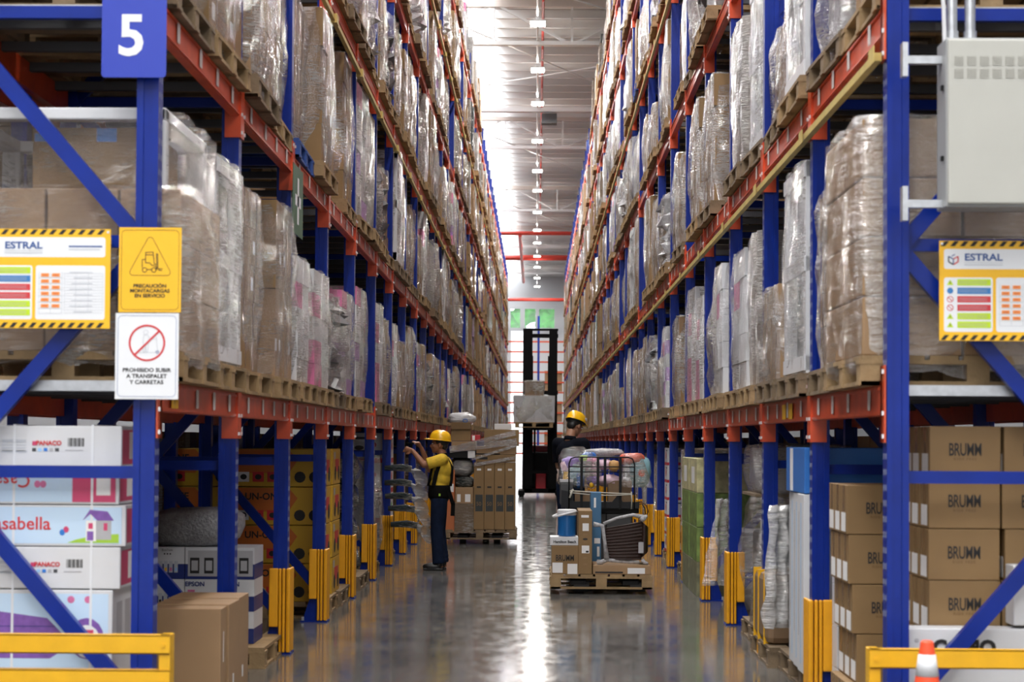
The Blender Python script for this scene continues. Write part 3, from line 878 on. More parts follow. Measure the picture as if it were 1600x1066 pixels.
lettering('numeral', '5', 0.275, SIGNW, t, (-0.012, -0.0015, 0.11), bold=0.006, sx=1.0)
m = MB(); m.box(0.05, 0.12, 0.004, 0.066, 0.1, 0.5, GALV); m.build('bracket', t)

t = tag(empty('caution_sign', (wx(230.5), SD, wz(490.5))), 'yellow warning sign with a forklift triangle on the front rack post', 'sign')
m = MB(); m.box(-0.149, 0.149, 0, 0.004, 0, 0.405, SIGNY); m.build('board', t)
MB().box(-0.03, 0.03, 0.004, 0.066, 0.05, 0.35, GALV).build('bracket', t)
m = MB(); ring(m, -0.137, 0.137, 0.012, 0.393, -0.0004, 0.02, 0.0016, INK)
tri = []
for cx, cz, a0 in ((-0.082, 0.191, 150), (0.082, 0.191, -90), (0.0, 0.344, 30)):
    for k in range(5):
        a = R(a0 + 120 * k / 4); tri.append((cx + 0.015 * math.cos(a), -0.0004, cz + 0.015 * math.sin(a)))
poly(m, tri, 0.0022, INK, True)
P = lambda *q: [(x * 0.001, -0.0005, 0.19 + z * 0.001) for x, z in q]
for q in (P((-38, 22), (-38, 62), (-22, 62), (-22, 46), (-2, 46), (8, 34), (20, 34)), P((-22, 62), (-22, 96), (14, 98), (20, 40)), P((-22, 84), (16, 84)), P((30, 92), (32, 14)), P((36, 92), (38, 18), (60, 18)),
          P((20, 40), (32, 40)), P((20, 30), (32, 30)), P((38, 12), (58, 10)), P((-16, 14), (10, 14)), P((28, 8), (28, 22), (40, 22))):
    poly(m, q, 0.0035, INK)
for cx in (-26, 18):
    poly(m, [((cx + 11 * math.cos(k * PI / 6)) * 0.001, -0.0005, 0.19 + (12 + 11 * math.sin(k * PI / 6)) * 0.001) for k in range(12)], 0.0035, INK, True)
m.build('pictogram', t)
lettering('wording', 'PRECAUCIÓN\nMONTACARGAS\nEN SERVICIO', 0.0235, INK, t, (0, -0.0008, 0.118), bold=0.0007, sx=1.08, line=1.0)

t = tag(empty('prohibition_sign', (wx(227), SD, wz(627))), 'white sign with a red crossed circle below the yellow sign', 'sign')
m = MB(); m.box(-0.151, 0.151, 0, 0.004, 0, 0.41, SIGNW); m.build('board', t)
MB().box(-0.03, 0.03, 0.004, 0.066, 0.05, 0.35, GALV).build('bracket', t)
m = MB(); ring(m, -0.139, 0.139, 0.012, 0.398, -0.0004, 0.02, 0.0016, HBLUE)
c0 = Vector((0, 0, 0.268)); rr = 0.083
poly(m, [(rr * math.cos(k * PI / 16), -0.0009, c0.z + rr * math.sin(k * PI / 16)) for k in range(32)], 0.009, SREDM, True)
poly(m, [(-0.057, -0.0012, c0.z - 0.056), (0.057, -0.0012, c0.z + 0.056)], 0.009, SREDM)
Q = lambda *q: [(x * 0.001, -0.0005, c0.z + z * 0.001) for x, z in q]
poly(m, [(-0.006 + 0.011 * math.cos(k * PI / 6), -0.0005, c0.z + 0.05 + 0.011 * math.sin(k * PI / 6)) for k in range(12)], 0.002, FAINT, True)
for q in (Q((-14, 38), (2, 38), (8, 30), (6, -10), (4, -42), (-4, -42), (-6, -14), (-10, -42), (-18, -42), (-18, 20), (-14, 38)), Q((8, 30), (24, 20), (44, 18)), Q((44, 28), (50, -30), (60, -44)), Q((-50, -46), (40, -46), (44, -36))):
    poly(m, q, 0.0022, FAINT)
poly(m, [(0.05 + 0.006 * math.cos(k * PI / 4), -0.0005, c0.z - 0.044 + 0.006 * math.sin(k * PI / 4)) for k in range(8)], 0.003, HBLUE, True)
m.build('pictogram', t)
lettering('wording', 'PROHIBIDO SUBIR\nA TRANSPALET\nY CARRETAS', 0.0262, INK, t, (0, -0.0008, 0.130), bold=0.0006, sx=1.08, line=1.1)

def estral(px_left, py_top, side, label):
    W, H = 0.625, 0.475
    t = tag(empty('load_notice_board', (wx(px_left), SD, wz(py_top) - H)), label, 'sign')
    m = MB(); m.box(0, W, 0, 0.004, 0, H, SIGNY)
    m.build('board', t)
    MB().box(0.02 if side > 0 else W - 0.08, 0.08 if side > 0 else W - 0.02, 0.004, 0.10, H - 0.06, H - 0.03, GALV).build('bracket', t)
    m = MB()
    for z in (0.003, H - 0.027):
        k = 0; x = 0.005
        while x < W - 0.05:
            m.add([(x, -0.0004, z), (x + 0.022, -0.0004, z), (x + 0.042, -0.0004, z + 0.024), (x + 0.020, -0.0004, z + 0.024)], [(0, 1, 2, 3)], INK); x += 0.046
    m.build('hazard_stripes', t)
    m = MB()
    rrect(m, 0.022, W - 0.025, H - 0.135, H - 0.040, -0.0005, 0.012, SIGNW)
    rrect(m, 0.022, 0.252, 0.042, 0.300, -0.0005, 0.012, SIGNW)
    rrect(m, 0.268, W - 0.025, 0.042, 0.300, -0.0005, 0.012, SIGNW)
    m.build('white_panels', t)
    m = MB()
    for k, (c, i) in enumerate(((BARL, BARL), (BARB, BARB), (BARR, SREDM), (BARR, SREDM), (BARL, BARL), (BARL, BARL))):
        z = 0.262 - k * 0.0402
        m.box(0.085, 0.243, -0.0016, -0.0010, z, z + 0.030, c)
        for q in (0.018, 0.009): m.box(0.092, 0.225, -0.0019, -0.0016, z + q, z + q + 0.0022, GREY)
        if i is BARL:
            m.add([(0.035, -0.0012, z + 0.002), (0.067, -0.0012, z + 0.002), (0.051, -0.0012, z + 0.028)], [(0, 1, 2)], BARL); m.box(0.049, 0.053, -0.0016, -0.0013, z + 0.008, z + 0.019, DKGREY)
        elif i is BARB:
            m.add([(0.051 + 0.015 * math.cos(a * PI / 6), -0.0012, z + 0.015 + 0.015 * math.sin(a * PI / 6)) for a in range(12)], [tuple(range(12))], BARB)
        else:
            poly(m, [(0.051 + 0.014 * math.cos(a * PI / 6), -0.0012, z + 0.015 + 0.014 * math.sin(a * PI / 6)) for a in range(12)], 0.003, SREDM, True)
            poly(m, [(0.041, -0.0012, z + 0.025), (0.061, -0.0012, z + 0.005)], 0.003, SREDM)
    for k in range(6):
        z = 0.246 - k * 0.0295
        for x in (0.294, 0.346):
            m.box(x, x + 0.038, -0.0016, -0.0010, z, z + 0.017, ORPR); m.box(x + 0.008, x + 0.03, -0.0018, -0.0016, z + 0.007, z + 0.010, SREDM)
        m.box(0.284, 0.394, -0.0014, -0.0010, z - 0.004, z - 0.0025, FAINT)
    for x in (0.284, 0.339, 0.394): m.box(x, x + 0.0015, -0.0014, -0.0010, 0.07, 0.27, FAINT)
    m.box(0.284, 0.395, -0.0014, -0.0010, 0.07, 0.0715, FAINT)
    for k in range(15):
        z = 0.262 - k * 0.0135
        m.box(0.405, W - 0.035, -0.0013, -0.0010, z, z + 0.0012, FAINT)
        if k % 2 == 0: m.box(0.43 + 0.01 * (k % 3), 0.54, -0.0013, -0.0010, z + 0.004, z + 0.0075, FAINT)
    for x in (0.405, 0.46, 0.52, W - 0.035): m.box(x, x + 0.0012, -0.0013, -0.0010, 0.08, 0.262, FAINT)
    m.box(0.118, 0.300, -0.0014, -0.0010, H - 0.106, H - 0.1035, FAINT); m.box(0.118, 0.300, -0.0014, -0.0010, H - 0.117, H - 0.113, FAINT)
    m.box(W - 0.20, W - 0.04, -0.0014, -0.0010, H - 0.087, H - 0.080, HBLUE); m.box(W - 0.20, W - 0.05, -0.0014, -0.0010, H - 0.100, H - 0.096, FAINT)
    # cube emblem
    cx, cz = 0.066, H - 0.088; r_ = 0.026
    hx = [(cx + r_ * math.cos(R(90 + 60 * k)), -0.0012, cz + r_ * math.sin(R(90 + 60 * k))) for k in range(6)]
    poly(m, [hx[1], hx[2], hx[3]], 0.006, DKGREY); poly(m, [hx[3], hx[4], hx[5]], 0.006, SREDM)
    poly(m, [hx[1], (cx, -0.0012, cz), hx[3]], 0.005, HBLUE); poly(m, [(cx, -0.0012, cz), hx[5]], 0.005, SREDM)
    poly(m, [(cx - 0.008, -0.0012, cz + 0.014), (cx + 0.008, -0.0012, cz + 0.022)], 0.004, HBLUE)
    m.build('printed_panels', t)
    lettering('heading', 'ESTRAL', 0.046, HBLUE, t, (0.208, -0.0014, H - 0.094), bold=0.0012, sx=1.18)
    m = MB()
    for x in (0.012, W - 0.012): m.box(x - 0.005, x + 0.005, -0.004, 0, H - 0.02, H - 0.01, BOLT)
    m.build('screws', t)
    return t
estral(168 - 0.625 * SS, 360, -1, 'yellow striped load notice board partly cut off, beside the warning signs')
estral(1466, 372, 1, 'yellow striped load notice board below the grey electrical cabinet')

# electrical cabinet
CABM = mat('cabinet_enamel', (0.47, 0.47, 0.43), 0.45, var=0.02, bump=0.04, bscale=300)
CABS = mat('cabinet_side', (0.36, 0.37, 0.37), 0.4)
VENT = mat('vent_shade', (0.33, 0.32, 0.28), 0.6)
CX, CD = 1.883, 8.19
t = tag(empty('electrical_cabinet', (CX, CD, 2.67)), 'large grey electrical cabinet mounted beside the front rack post', 'electrical cabinet')
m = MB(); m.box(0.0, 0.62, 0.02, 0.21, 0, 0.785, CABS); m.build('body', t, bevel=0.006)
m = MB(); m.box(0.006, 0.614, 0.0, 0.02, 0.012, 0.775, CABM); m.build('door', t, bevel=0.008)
m = MB()
for r_ in range(2):
    for k in range(9):
        x = 0.034 + k * 0.0585; z = 0.675 - r_ * 0.058
        m.box(x, x + 0.041, -0.0012, 0.0, z - 0.024, z + 0.020, VENT)
        for q in range(5): m.box(x + 0.002, x + 0.039, -0.0030, -0.0012, z - 0.022 + q * 0.0088, z - 0.018 + q * 0.0088, CABM)
m.build('vent_panel', t)
for z in (0.22, 0.55): MB().box(-0.012, 0.0, 0.06, 0.085, z, z + 0.022, BLACK).build('hinge', t)
for z in (0.70, 0.025):
    m = MB(); m.box(-0.17, 0.02, 0.10, 0.14, z - 0.018, z + 0.018, GALV); m.build('mounting_rail', t)
    m = MB(); m.box(-0.185, -0.160, 0.09, 0.15, z - 0.08, z + 0.08, GALV); m.build('mounting_strut', t)
t2 = tag(empty('conduit_pipe', (CX + 0.05, CD + 0.12, 3.455)), 'pale metal conduit rising from the electrical cabinet, thicker of the pair nearer the post', 'conduit pipe', 'conduits above the cabinet')
m = MB(); m.tube([(0, 0, 0), (0, 0, 1.4)], 0.025, GALV, 12); m.build('tube', t2)
m = MB(); m.tube([(0, 0, 0), (0, 0, 0.05)], 0.031, GALV, 12); m.build('collar', t2)
t3 = copy_tree(t2); t3.location.x += 0.085; t3['label'] = 'pale metal conduit rising from the electrical cabinet, farther from the post'
tag(MB().tube([(CX - 0.02, CD + 0.1, 4.6), (CX - 0.012, CD + 0.1, 3.9), (CX + 0.008, CD + 0.1, 3.6), (CX + 0.012, CD + 0.1, 3.455)], 0.010, WHITE, 8).build('white_cable'), 'thin white cable dropping into the top of the electrical cabinet', 'cable')

# green first-aid style sign hanging edge-on from the second beam of the numbered rack
GSG = mat('sign_green', (0.02, 0.10, 0.04), 0.4)
t = tag(empty('hanging_sign', (XL + 0.07, 12.98, 3.07)), 'dark green sign with pale cross hanging from the second beam row', 'sign')
MB().box(-0.002, 0.002, -0.27, 0.27, 0, 0.50, GSG).build('board', t)
m = MB(); m.box(0.002, 0.003, -0.04, 0.04, 0.08, 0.42, SIGNW); m.box(0.002, 0.003, -0.15, 0.15, 0.21, 0.29, SIGNW); m.build('cross', t)
# yellow stickers on the first beams
for k, (X_, y_) in enumerate(((XL + 0.007, YN(0) + 0.30), (XR - 0.009, YN(1) + 0.75), (XR - 0.009, YN(1) + 1.05))):
    tag(MB().box(0, 0.002, 0, 0.16, 0.02, 0.12, SIGNY).build('shelf_sticker', None, (X_, y_, LEVELS[0])), ('yellow sticker on the first beam of the numbered rack', 'yellow sticker on the lower beam of the cabinet rack, nearer one', 'yellow sticker on the lower beam of the cabinet rack, farther one')[k], 'sticker')
# end barriers
def barrier(x_end, sgn, d, top, label):
    """two-rail guard; x_end is the aisle end, rails run outward (sgn)"""
    t = tag(empty('end_barrier', (x_end, d, 0)), label, 'barrier')
    L_ = 1.6
    def rail(z):
        m = MB(); x0, x1 = sorted((0, sgn * L_))
        m.box(x0, x1, 0, 0.008, z - 0.085, z, YELLOW); m.box(x0, x1, 0, 0.055, z - 0.008, z, YELLOW); m.box(x0, x1, 0, 0.055, z - 0.085, z - 0.077, YELLOW)
        m.build('rail', t, bevel=0.002)
    rail(top); rail(top - 0.16 + 0.005); rail(top - 0.40)
    for xx in (0, sgn * (L_ - 0.05)):
        m = MB(); x0, x1 = sorted((xx, xx + sgn * 0.05))
        m.box(x0, x1, 0.008, 0.10, 0.01, top, YELLOW); m.build('post', t, bevel=0.003)
        m = MB(); m.box(x0 - 0.04, x1 + 0.04, -0.02, 0.14, 0, 0.01, YELLOW); m.build('base_plate', t)
    for z in (top - 0.045, top - 0.20):
        m = MB(); m.tube([(sgn * 0.03, -0.006, z), (sgn * 0.03, 0.0, z)], 0.009, YELLOW, 8); m.build('rivet', t)
barrier(-1.622, -1, 7.9, 0.705, 'yellow two-rail barrier in front of the playhouse cartons')
barrier(1.475, 1, 7.9, 0.668, 'yellow two-rail barrier behind the traffic cone')

# cone
CONEO = mat('cone_orange', (0.95, 0.10, 0.035), 0.4)
t = tag(empty('traffic_cone', (1.64, 7.5, 0)), 'orange traffic cone with a white reflective band before the yellow barrier', 'traffic cone')
cone_r = lambda z: 0.135 - (0.135 - 0.026) * z / 0.752
m = MB(); m.lathe([(cone_r(0.03), 0.03), (cone_r(0.60), 0.60), (cone_r(0.745), 0.745), (0.02, 0.752)], CONEO, 24); m.build('body', t, smooth=False)
m = MB(); m.lathe([(cone_r(0.605) + 0.0015, 0.605), (cone_r(0.695) + 0.0015, 0.695)], SIGNW, 24); m.build('reflective_band', t, smooth=True)
m = MB(); m.box(-0.19, 0.19, -0.19, 0.19, 0, 0.03, BLACK); m.build('base', t, bevel=0.01)

# ================================================================== cartons near the aisle mouth
def carton(name, label, x0, x1, y0, y1, z0, z1, mt, group=None, texts=(), tape=None, patches=(), rz=0.0, cat='carton', bev=0.004):
    """a box thing; texts: (body, size, material, x frac, z frac, kwargs) on the face towards the camera.
    patches: (face, u0, u1, v0, v1, material) with face 'f' (towards camera), 's' (towards the aisle), u/v as fractions"""
    cx, cy = (x0 + x1) / 2, (y0 + y1) / 2; W, D, H = x1 - x0, y1 - y0, z1 - z0
    side = 1 if cx < 0 else -1
    t = tag(empty(name, (cx, cy, z0), rz), label, cat, group)
    MB().box(-W / 2, W / 2, -D / 2, D / 2, 0, H, mt).build('box', t, bevel=bev)
    if tape:
        m = MB(); m.box(-W / 2, W / 2, -D / 2 - 0.0008, D / 2 + 0.0008, H, H + 0.0008, tape) if False else None
        m.box(-0.03, 0.03, -D / 2 - 0.001, -D / 2, H * 0.62, H, tape)
        xs = sorted((side * W / 2, side * (W / 2 + 0.001))); m.box(xs[0], xs[1], -0.025, 0.025, H * 0.6, H, tape)
        m.build('tape', t)
    if patches:
        byl = {}
        for p in patches: byl.setdefault(p[5].name, []).append(p)
        for nm_, ps in byl.items():
            m = MB()
            for k, (face, u0, u1, v0, v1, pm) in enumerate(ps):
                e = 0.0010 + 0.0006 * k * 0 + (0.0006 if len(byl) > 1 else 0) * list(byl).index(nm_)
                if face == 'f': m.box(-W / 2 + W * u0, -W / 2 + W * u1, -D / 2 - e, -D / 2 - e + 0.0009, H * v0, H * v1, pm)
                else:
                    xs = sorted((side * (W / 2 + e - 0.0009), side * (W / 2 + e)))
                    m.box(xs[0], xs[1], -D / 2 + D * u0, -D / 2 + D * u1, H * v0, H * v1, pm)
            m.build('printed_panel', t)
    for body, size, tm, fx, fz, kw in texts:
        lettering('lettering', body, size, tm, t, (-W / 2 + W * fx, -D / 2 - 0.006, H * fz), **kw)
    return t
def barcode(m, x, z, w, h, y, n=9):
    for k in range(n): m.box(x + w * k / n, x + w * (k + 0.3 + 0.5 * ((k * 7) % 3) / 2) / n, y - 0.001, y, z, z + h, INK)

# --- playhouse cartons on the numbered side
PHB = mat('playhouse_print_sky', (0.55, 0.72, 0.90), 0.4)
PHV = mat('playhouse_roof_violet', (0.22, 0.10, 0.40), 0.5, var=0.15, vscale=30)
PHR = mat('playhouse_print_rose', (0.60, 0.06, 0.16), 0.45)
STRAP = mat('white_strap', (0.75, 0.77, 0.80), 0.35)
pd0, pd1 = 8.64, 9.30
def strap_bands(t, W, D, H, xs):
    m = MB()
    for x in xs: m.box(x - 0.006, x + 0.006, -D / 2 - 0.003, D / 2 + 0.003, -0.001, H + 0.003, STRAP)
    m.build('strapping', t)
def play(zb, zt, xr, kind, label):
    xl = -3.0; W = xr - xl; D = pd1 - pd0; H = zt - zb
    fx = lambda px: (px - (839 - 322 * 0)) / 322.0 * 1.0 - (xl + xr) / 2    # photo column to local x
    t = tag(empty('playhouse_carton', ((xl + xr) / 2, (pd0 + pd1) / 2, zb)), label, 'carton', 'playhouse cartons')
    MB().box(-W / 2, W / 2, -D / 2, D / 2, 0, H - 0.003, WHITE).build('box', t, bevel=0.004)
    y = -D / 2 - 0.001; sx = W / 2 + 0.001
    m = MB()
    if kind == 'plain':
        m.box(fx(0), fx(40), y - 0.001, y, H * 0.35, H * 0.40, FAINT); m.box(fx(0), fx(38), y - 0.001, y, H * 0.62, H * 0.66, FAINT)
        for q in range(4): m.box(fx(0), fx(38), y - 0.001, y, H * (0.38 + 0.07 * q), H * (0.40 + 0.07 * q), FAINT)
        barcode(m, fx(104), H * 0.5, 0.08, H * 0.2, y, 12)
        m.box(fx(100), fx(128), y - 0.001, y, H * 0.40, H * 0.42, GREY)
        for k, c in enumerate((DKGREY, LTBLUE, MIDBLUE, GREY, DKGREY)): m.box(fx(48 + 9 * k), fx(54 + 9 * k), y - 0.001, y, H * 0.38, H * 0.46, c)
        m.box(fx(48), fx(56), y - 0.001, y, H * 0.52, H * 0.62, PHR)
        m.build('printed_panel', t)
        lettering('lettering', 'PANACO', 0.030, SREDM, t, (fx(74), y - 0.002, H * 0.53), bold=0.001, sx=1.0)
    elif kind in ('logo', 'flip'):
        m.box(-W / 2 + 0.01, W / 2 - (0.02 if kind == 'logo' else 0.02), y - 0.0005, y, H * 0.06, H * 0.94, PHB)
        m.build('printed_panel', t)
        m = MB()
        yy = y - 0.0012
        if kind == 'logo':
            lettering('lettering', 'Casabella', 0.088, SREDM, t, (fx(24), yy - 0.001, H * 0.40), bold=0.001, sx=1.02)
            # green lawn, little house, butterfly
            m.add([(fx(105), yy, H * 0.08), (fx(186), yy, H * 0.08), (fx(186), yy, H * 0.3), (fx(150), yy, H * 0.27), (fx(118), yy, H * 0.16)], [(0, 1, 2, 3, 4)], LIME)
            m.box(fx(134), fx(150), yy - 0.0005, yy, H * 0.12, H * 0.62, WHITEM); m.box(fx(150), fx(174), yy - 0.0005, yy, H * 0.16, H * 0.62, GREY)
            m.add([(fx(129), yy - 0.001, H * 0.62), (fx(140), yy - 0.001, H * 0.88), (fx(168), yy - 0.001, H * 0.84), (fx(178), yy - 0.001, H * 0.62), (fx(152), yy - 0.001, H * 0.62), (fx(141), yy - 0.001, H * 0.78)], [(1, 2, 3, 4, 5), (0, 1, 5)], PHV)
            m.box(fx(136), fx(146), yy - 0.001, yy - 0.0005, H * 0.14, H * 0.36, PHV); m.box(fx(138), fx(145), yy - 0.001, yy - 0.0005, H * 0.42, H * 0.56, PHR); m.box(fx(162), fx(168), yy - 0.001, yy - 0.0005, H * 0.38, H * 0.56, PHR)
            for k in (0, 1): m.ell((fx(97 + 6 * k), yy, H * (0.33 + 0.07 * k)), (0.014, 0.0005, 0.016), PHR if k else MIDBLUE, 8, 5)
        else:
            o = lettering('lettering', 'Casa', 0.088, SREDM, t, (fx(18), yy - 0.001, H * 0.80), bold=0.001, sx=1.02); o.rotation_euler = (0, PI, 0)
            m.box(fx(112), fx(180), yy - 0.0005, yy, H * 0.06, H * 0.94, PHR); m.box(fx(150), fx(172), yy - 0.001, yy, H * 0.25, H * 0.94, WHITEM)
            for k in (0, 1): m.ell((fx(57 + 9 * k), yy, H * (0.55)), (0.016, 0.0005, 0.018), PINK, 8, 5)
        m.build('picture', t)
    else:
        m.box(-W / 2 + 0.01, W / 2 - 0.02, y - 0.0005, y, 0.02, H * 0.97, PHB)
        m.build('printed_panel', t)
        m = MB(); yy = y - 0.0012
        m.add([(fx(-60), yy, H * 0.88), (fx(75), yy, H * 0.80), (fx(115), yy, H * 0.62), (fx(80), yy, H * 0.52), (fx(-60), yy, H * 0.52)], [(0, 4, 3, 2, 1)], PHV)
        for k in range(4):
            m.box(fx(-60), fx(88 + 6 * (3 - k) * 0.5), yy - 0.0006, yy - 0.0001, H * (0.56 + 0.06 * k), H * (0.565 + 0.06 * k), NAVY)
        for k in range(3): m.ell((fx(85 + 27 * k), yy, H * 0.93), (0.018, 0.0006, 0.018), PINK, 12, 6)
        m.ell((fx(137), yy, H * 0.66), (0.085, 0.0006, 0.10), PHV, 20, 8); m.ell((fx(137), yy - 0.001, H * 0.64), (0.068, 0.0006, 0.08), WHITEM, 20, 8)
        m.box(fx(126), fx(148), yy - 0.0025, yy - 0.001, H * 0.60, H * 0.72, PHR)
        m.box(fx(0), fx(110), yy - 0.0006, yy, H * 0.18, H * 0.42, WHITEM)
        for k in range(3): m.box(fx(5 + 28 * k), fx(24 + 28 * k), yy - 0.001, yy, H * 0.2, H * 0.40, GREY)
        m.add([(fx(62), yy - 0.001, H * 0.30), (fx(112), yy - 0.001, H * 0.30), (fx(104), yy - 0.001, H * 0.44), (fx(74), yy - 0.001, H * 0.44)], [(0, 1, 2, 3)], PINK)
        m.build('picture', t)
    m = MB()
    if kind != 'big':
        m.box(sx - 0.001, sx, -D / 2 + 0.02, D / 2 - 0.02, H * 0.08, H * 0.9, PHR); m.box(sx, sx + 0.001, -D / 2 + 0.16, -D / 2 + 0.34, H * 0.2, H * 0.85, WHITEM)
    else:
        for k in range(3): m.box(sx - 0.001, sx, -D / 2 + 0.08 + 0.18 * k, -D / 2 + 0.2 + 0.18 * k, H * 0.55, H * 0.9, GREY)
    m.build('side_print', t)
    strap_bands(t, W, D, H, (fx(20), fx(143)))
    return t
ppal = tag(obj('wooden_pallet', PME, None, (XL - 0.57, 9.2, 0)), 'wooden pallet under the strapped playhouse cartons', 'pallet')
play(PH, 0.842, -2.055, 'big', 'tall sky-blue playhouse carton with purple roof picture at the bottom of the stack')
play(0.845, 1.05, -2.02, 'plain', 'white carton with barcode lying directly on the tall sky-blue carton')
play(1.052, 1.254, -1.995, 'logo', 'strapped white and blue carton showing a little purple-roofed playhouse')
play(1.256, 1.432, -2.03, 'flip', 'upside-down blue and pink playhouse carton behind the cross brace')
play(1.434, 1.640, -2.02, 'plain', 'white carton with barcode, topmost of the playhouse stack')

# --- tall brown cartons by the first guard
for k, (x0, x1, y0, y1, zt, lab) in enumerate(((-2.12, -1.70, 9.62, 9.80, 0.66, 'tall plain brown carton standing by the first guard, front one'),
                                               (-2.10, -1.69, 9.82, 10.16, 0.665, 'tall plain brown carton standing by the first guard, middle one'),
                                               (-2.10, -1.70, 10.18, 10.55, 0.668, 'tall plain brown carton standing by the first guard, last one'))):
    carton('tall_carton', lab, x0, x1, y0, y1, 0.0, zt, CART2, 'tall brown cartons by the guard', tape=None,
           patches=(('s', 0.45, 0.52, 0.55, 0.8, WHITEM),) if k == 0 else (('s', 0.4, 0.5, 0.3, 0.4, WHITEM),))

# --- printer cartons
def printer(x0, y0, z0, kind, label):
    t = tag(empty('printer_carton', (x0 + 0.12, y0 + 0.2, z0)), label, 'carton', 'printer cartons')
    m = MB(); m.box(-0.12, 0.12, -0.2, 0.2, 0, 0.105, NAVY); m.box(-0.12, 0.12, -0.2, 0.2, 0.105, 0.222, WHITE); m.build('box', t)
    m = MB(); y = -0.201
    if kind == 0:
        for k, c in enumerate((INK, SIGNY, PINK, LTBLUE)):
            m.box(-0.06 + 0.036 * k, -0.034 + 0.036 * k, y - 0.001, y, 0.045, 0.125, FAINT); m.box(-0.055 + 0.036 * k, -0.039 + 0.036 * k, y - 0.002, y, 0.055, 0.08, c)
        for k in range(3): m.ell((-0.02 + 0.02 * k, y, 0.175), (0.006, 0.001, 0.006), INK, 8, 5)
    elif kind == 1:
        m.box(0.0, 0.02, y - 0.001, y, 0.06, 0.095, WHITEM); m.box(-0.09, -0.02, y - 0.001, y, 0.04, 0.08, INK); m.box(-0.1, -0.05, y - 0.001, y, 0.135, 0.15, PINK)
    else:
        m.box(-0.1, 0.11, y - 0.0005, y, 0.02, 0.2, GREY)
        for k in (0, 1): m.box(-0.085 + 0.10 * k, -0.02 + 0.10 * k, y - 0.002, y, 0.04, 0.15, INK); m.box(-0.075 + 0.10 * k, -0.03 + 0.10 * k, y - 0.003, y, 0.06, 0.13, GREY)
    m.build('print', t)
    if kind == 1: lettering('lettering', 'EPSON', 0.045, NAVY, t, (-0.05, y - 0.002, 0.175), bold=0.001)
    elif kind == 0: lettering('lettering', 'EcoTank', 0.022, INK, t, (0.0, y - 0.002, 0.195))
zt0 = 0.865
pal2 = tag(obj('wooden_pallet', PME, None, (-2.42, 12.75, 0)), 'wooden pallet carrying the small blue and white printer cartons', 'pallet')
ROWN = ['second', 'third', 'lowest']
for r_ in range(3):
    z = PH + 0.002 + r_ * 0.224
    for c_ in range(3):
        kind = 0 if c_ == 0 else (2 if (r_ == 2) else 1)
        printer(-2.70 + 0.245 * c_, 12.45, z, kind, '%s printer carton, %s row, %s' % (('ink-bottle', 'white and blue', 'white and blue')[c_], ('lowest', 'middle', 'top')[r_], ('deepest in', 'centre', 'nearest the aisle')[c_]))
GBAG = mat('bubble_wrap_grey', (0.30, 0.30, 0.31), 0.3, var=0.3, vscale=40, bump=0.6, bscale=60)
m = MB(); m.ell((0, 0, 0.13), (0.33, 0.28, 0.14), GBAG, 18, 8, nz=0.15, pw=0.6); tag(m.build('wrapped_bundle', None, (-2.42, 12.72, PH + 0.675), smooth=True), 'grey bubble-wrapped bundle lying on top of the printer cartons', 'bundle')

# --- yellow and orange toy-car cartons
TY = mat('toy_yellow', (0.62, 0.36, 0.02), 0.4); TO = mat('toy_orange', (0.60, 0.15, 0.02), 0.4)
def toy(x0, y0, z0, label, w=0.80, d=0.62, h=0.335):
    t = tag(empty('toy_carton', (x0 + w / 2, y0 + d / 2, z0)), label, 'carton', 'yellow toy cartons')
    m = MB(); m.box(-w / 2, w / 2, -d / 2, d / 2, 0, h - 0.004, TY); m.build('box', t, bevel=0.004)
    m = MB(); y = -d / 2 - 0.001
    m.box(-w / 2, w / 2 - 0.30, y - 0.0005, y, h * 0.35, h - 0.01, TO)
    m.add([(w / 2 - 0.30, y - 0.0006, h * 0.35), (w / 2 - 0.22, y - 0.0006, h * 0.7), (w / 2 - 0.30, y - 0.0006, h - 0.01)], [(0, 1, 2)], TO)
    for k in range(3): m.box(-w / 2 + 0.05 + 0.13 * k, -w / 2 + 0.15 + 0.13 * k, y - 0.001, y, h * 0.12, h * 0.38, WHITEM if k == 0 else SREDM); m.ell((-w / 2 + 0.10 + 0.13 * k, y - 0.001, h * 0.25), (0.03, 0.001, 0.025), INK, 8, 5)
    m.ell((0.20, y - 0.001, h * 0.25), (0.05, 0.001, 0.05), INK, 12, 6); m.ell((0.33, y - 0.001, h * 0.25), (0.05, 0.001, 0.05), INK, 12, 6)
    sx = w / 2 + 0.001
    m.ell((sx, -0.1, h * 0.3), (0.001, 0.07, 0.07), INK, 12, 6); m.ell((sx, 0.18, h * 0.3), (0.001, 0.07, 0.07), INK, 12, 6); m.box(sx - 0.001, sx, -0.1, 0.2, h * 0.35, h * 0.7, SREDM); m.box(sx - 0.001, sx, -0.2, -0.1, h * 0.7, h * 0.9, GREY)
    m.build('print', t)
    lettering('lettering', 'UN-ONE', 0.085, INK, t, (-0.12, y - 0.002, h * 0.66), bold=0.002, sx=1.0)
tag(obj('wooden_pallet', PME, None, (-2.42, 16.2, 0)), 'wooden pallet under the yellow toy cartons', 'pallet')
tag(obj('wooden_pallet', PME2, None, (-2.40, 17.35, 0)), 'empty-fronted wooden pallet beyond the yellow toy cartons', 'pallet')
for r_ in range(4):
    toy(-2.69, 15.72, PH + 0.338 * r_, 'yellow and orange toy carton, %s of the column nearest the aisle' % ('bottom', 'second up', 'third up', 'top')[r_])
for r_ in range(4):
    toy(-3.52, 15.72, PH + 0.338 * r_, 'yellow and orange toy carton, %s of the deeper column' % ('bottom', 'second up', 'third up', 'top')[r_])
m = MB(); m.box(-3.5, -1.93, 16.45, 16.47, PH, 1.5, TO)
for r_ in range(4):
    toy(-2.69, 16.50, PH + 0.338 * r_, 'yellow toy carton behind the front column, %s one' % ('bottom', 'second', 'third', 'top')[r_])

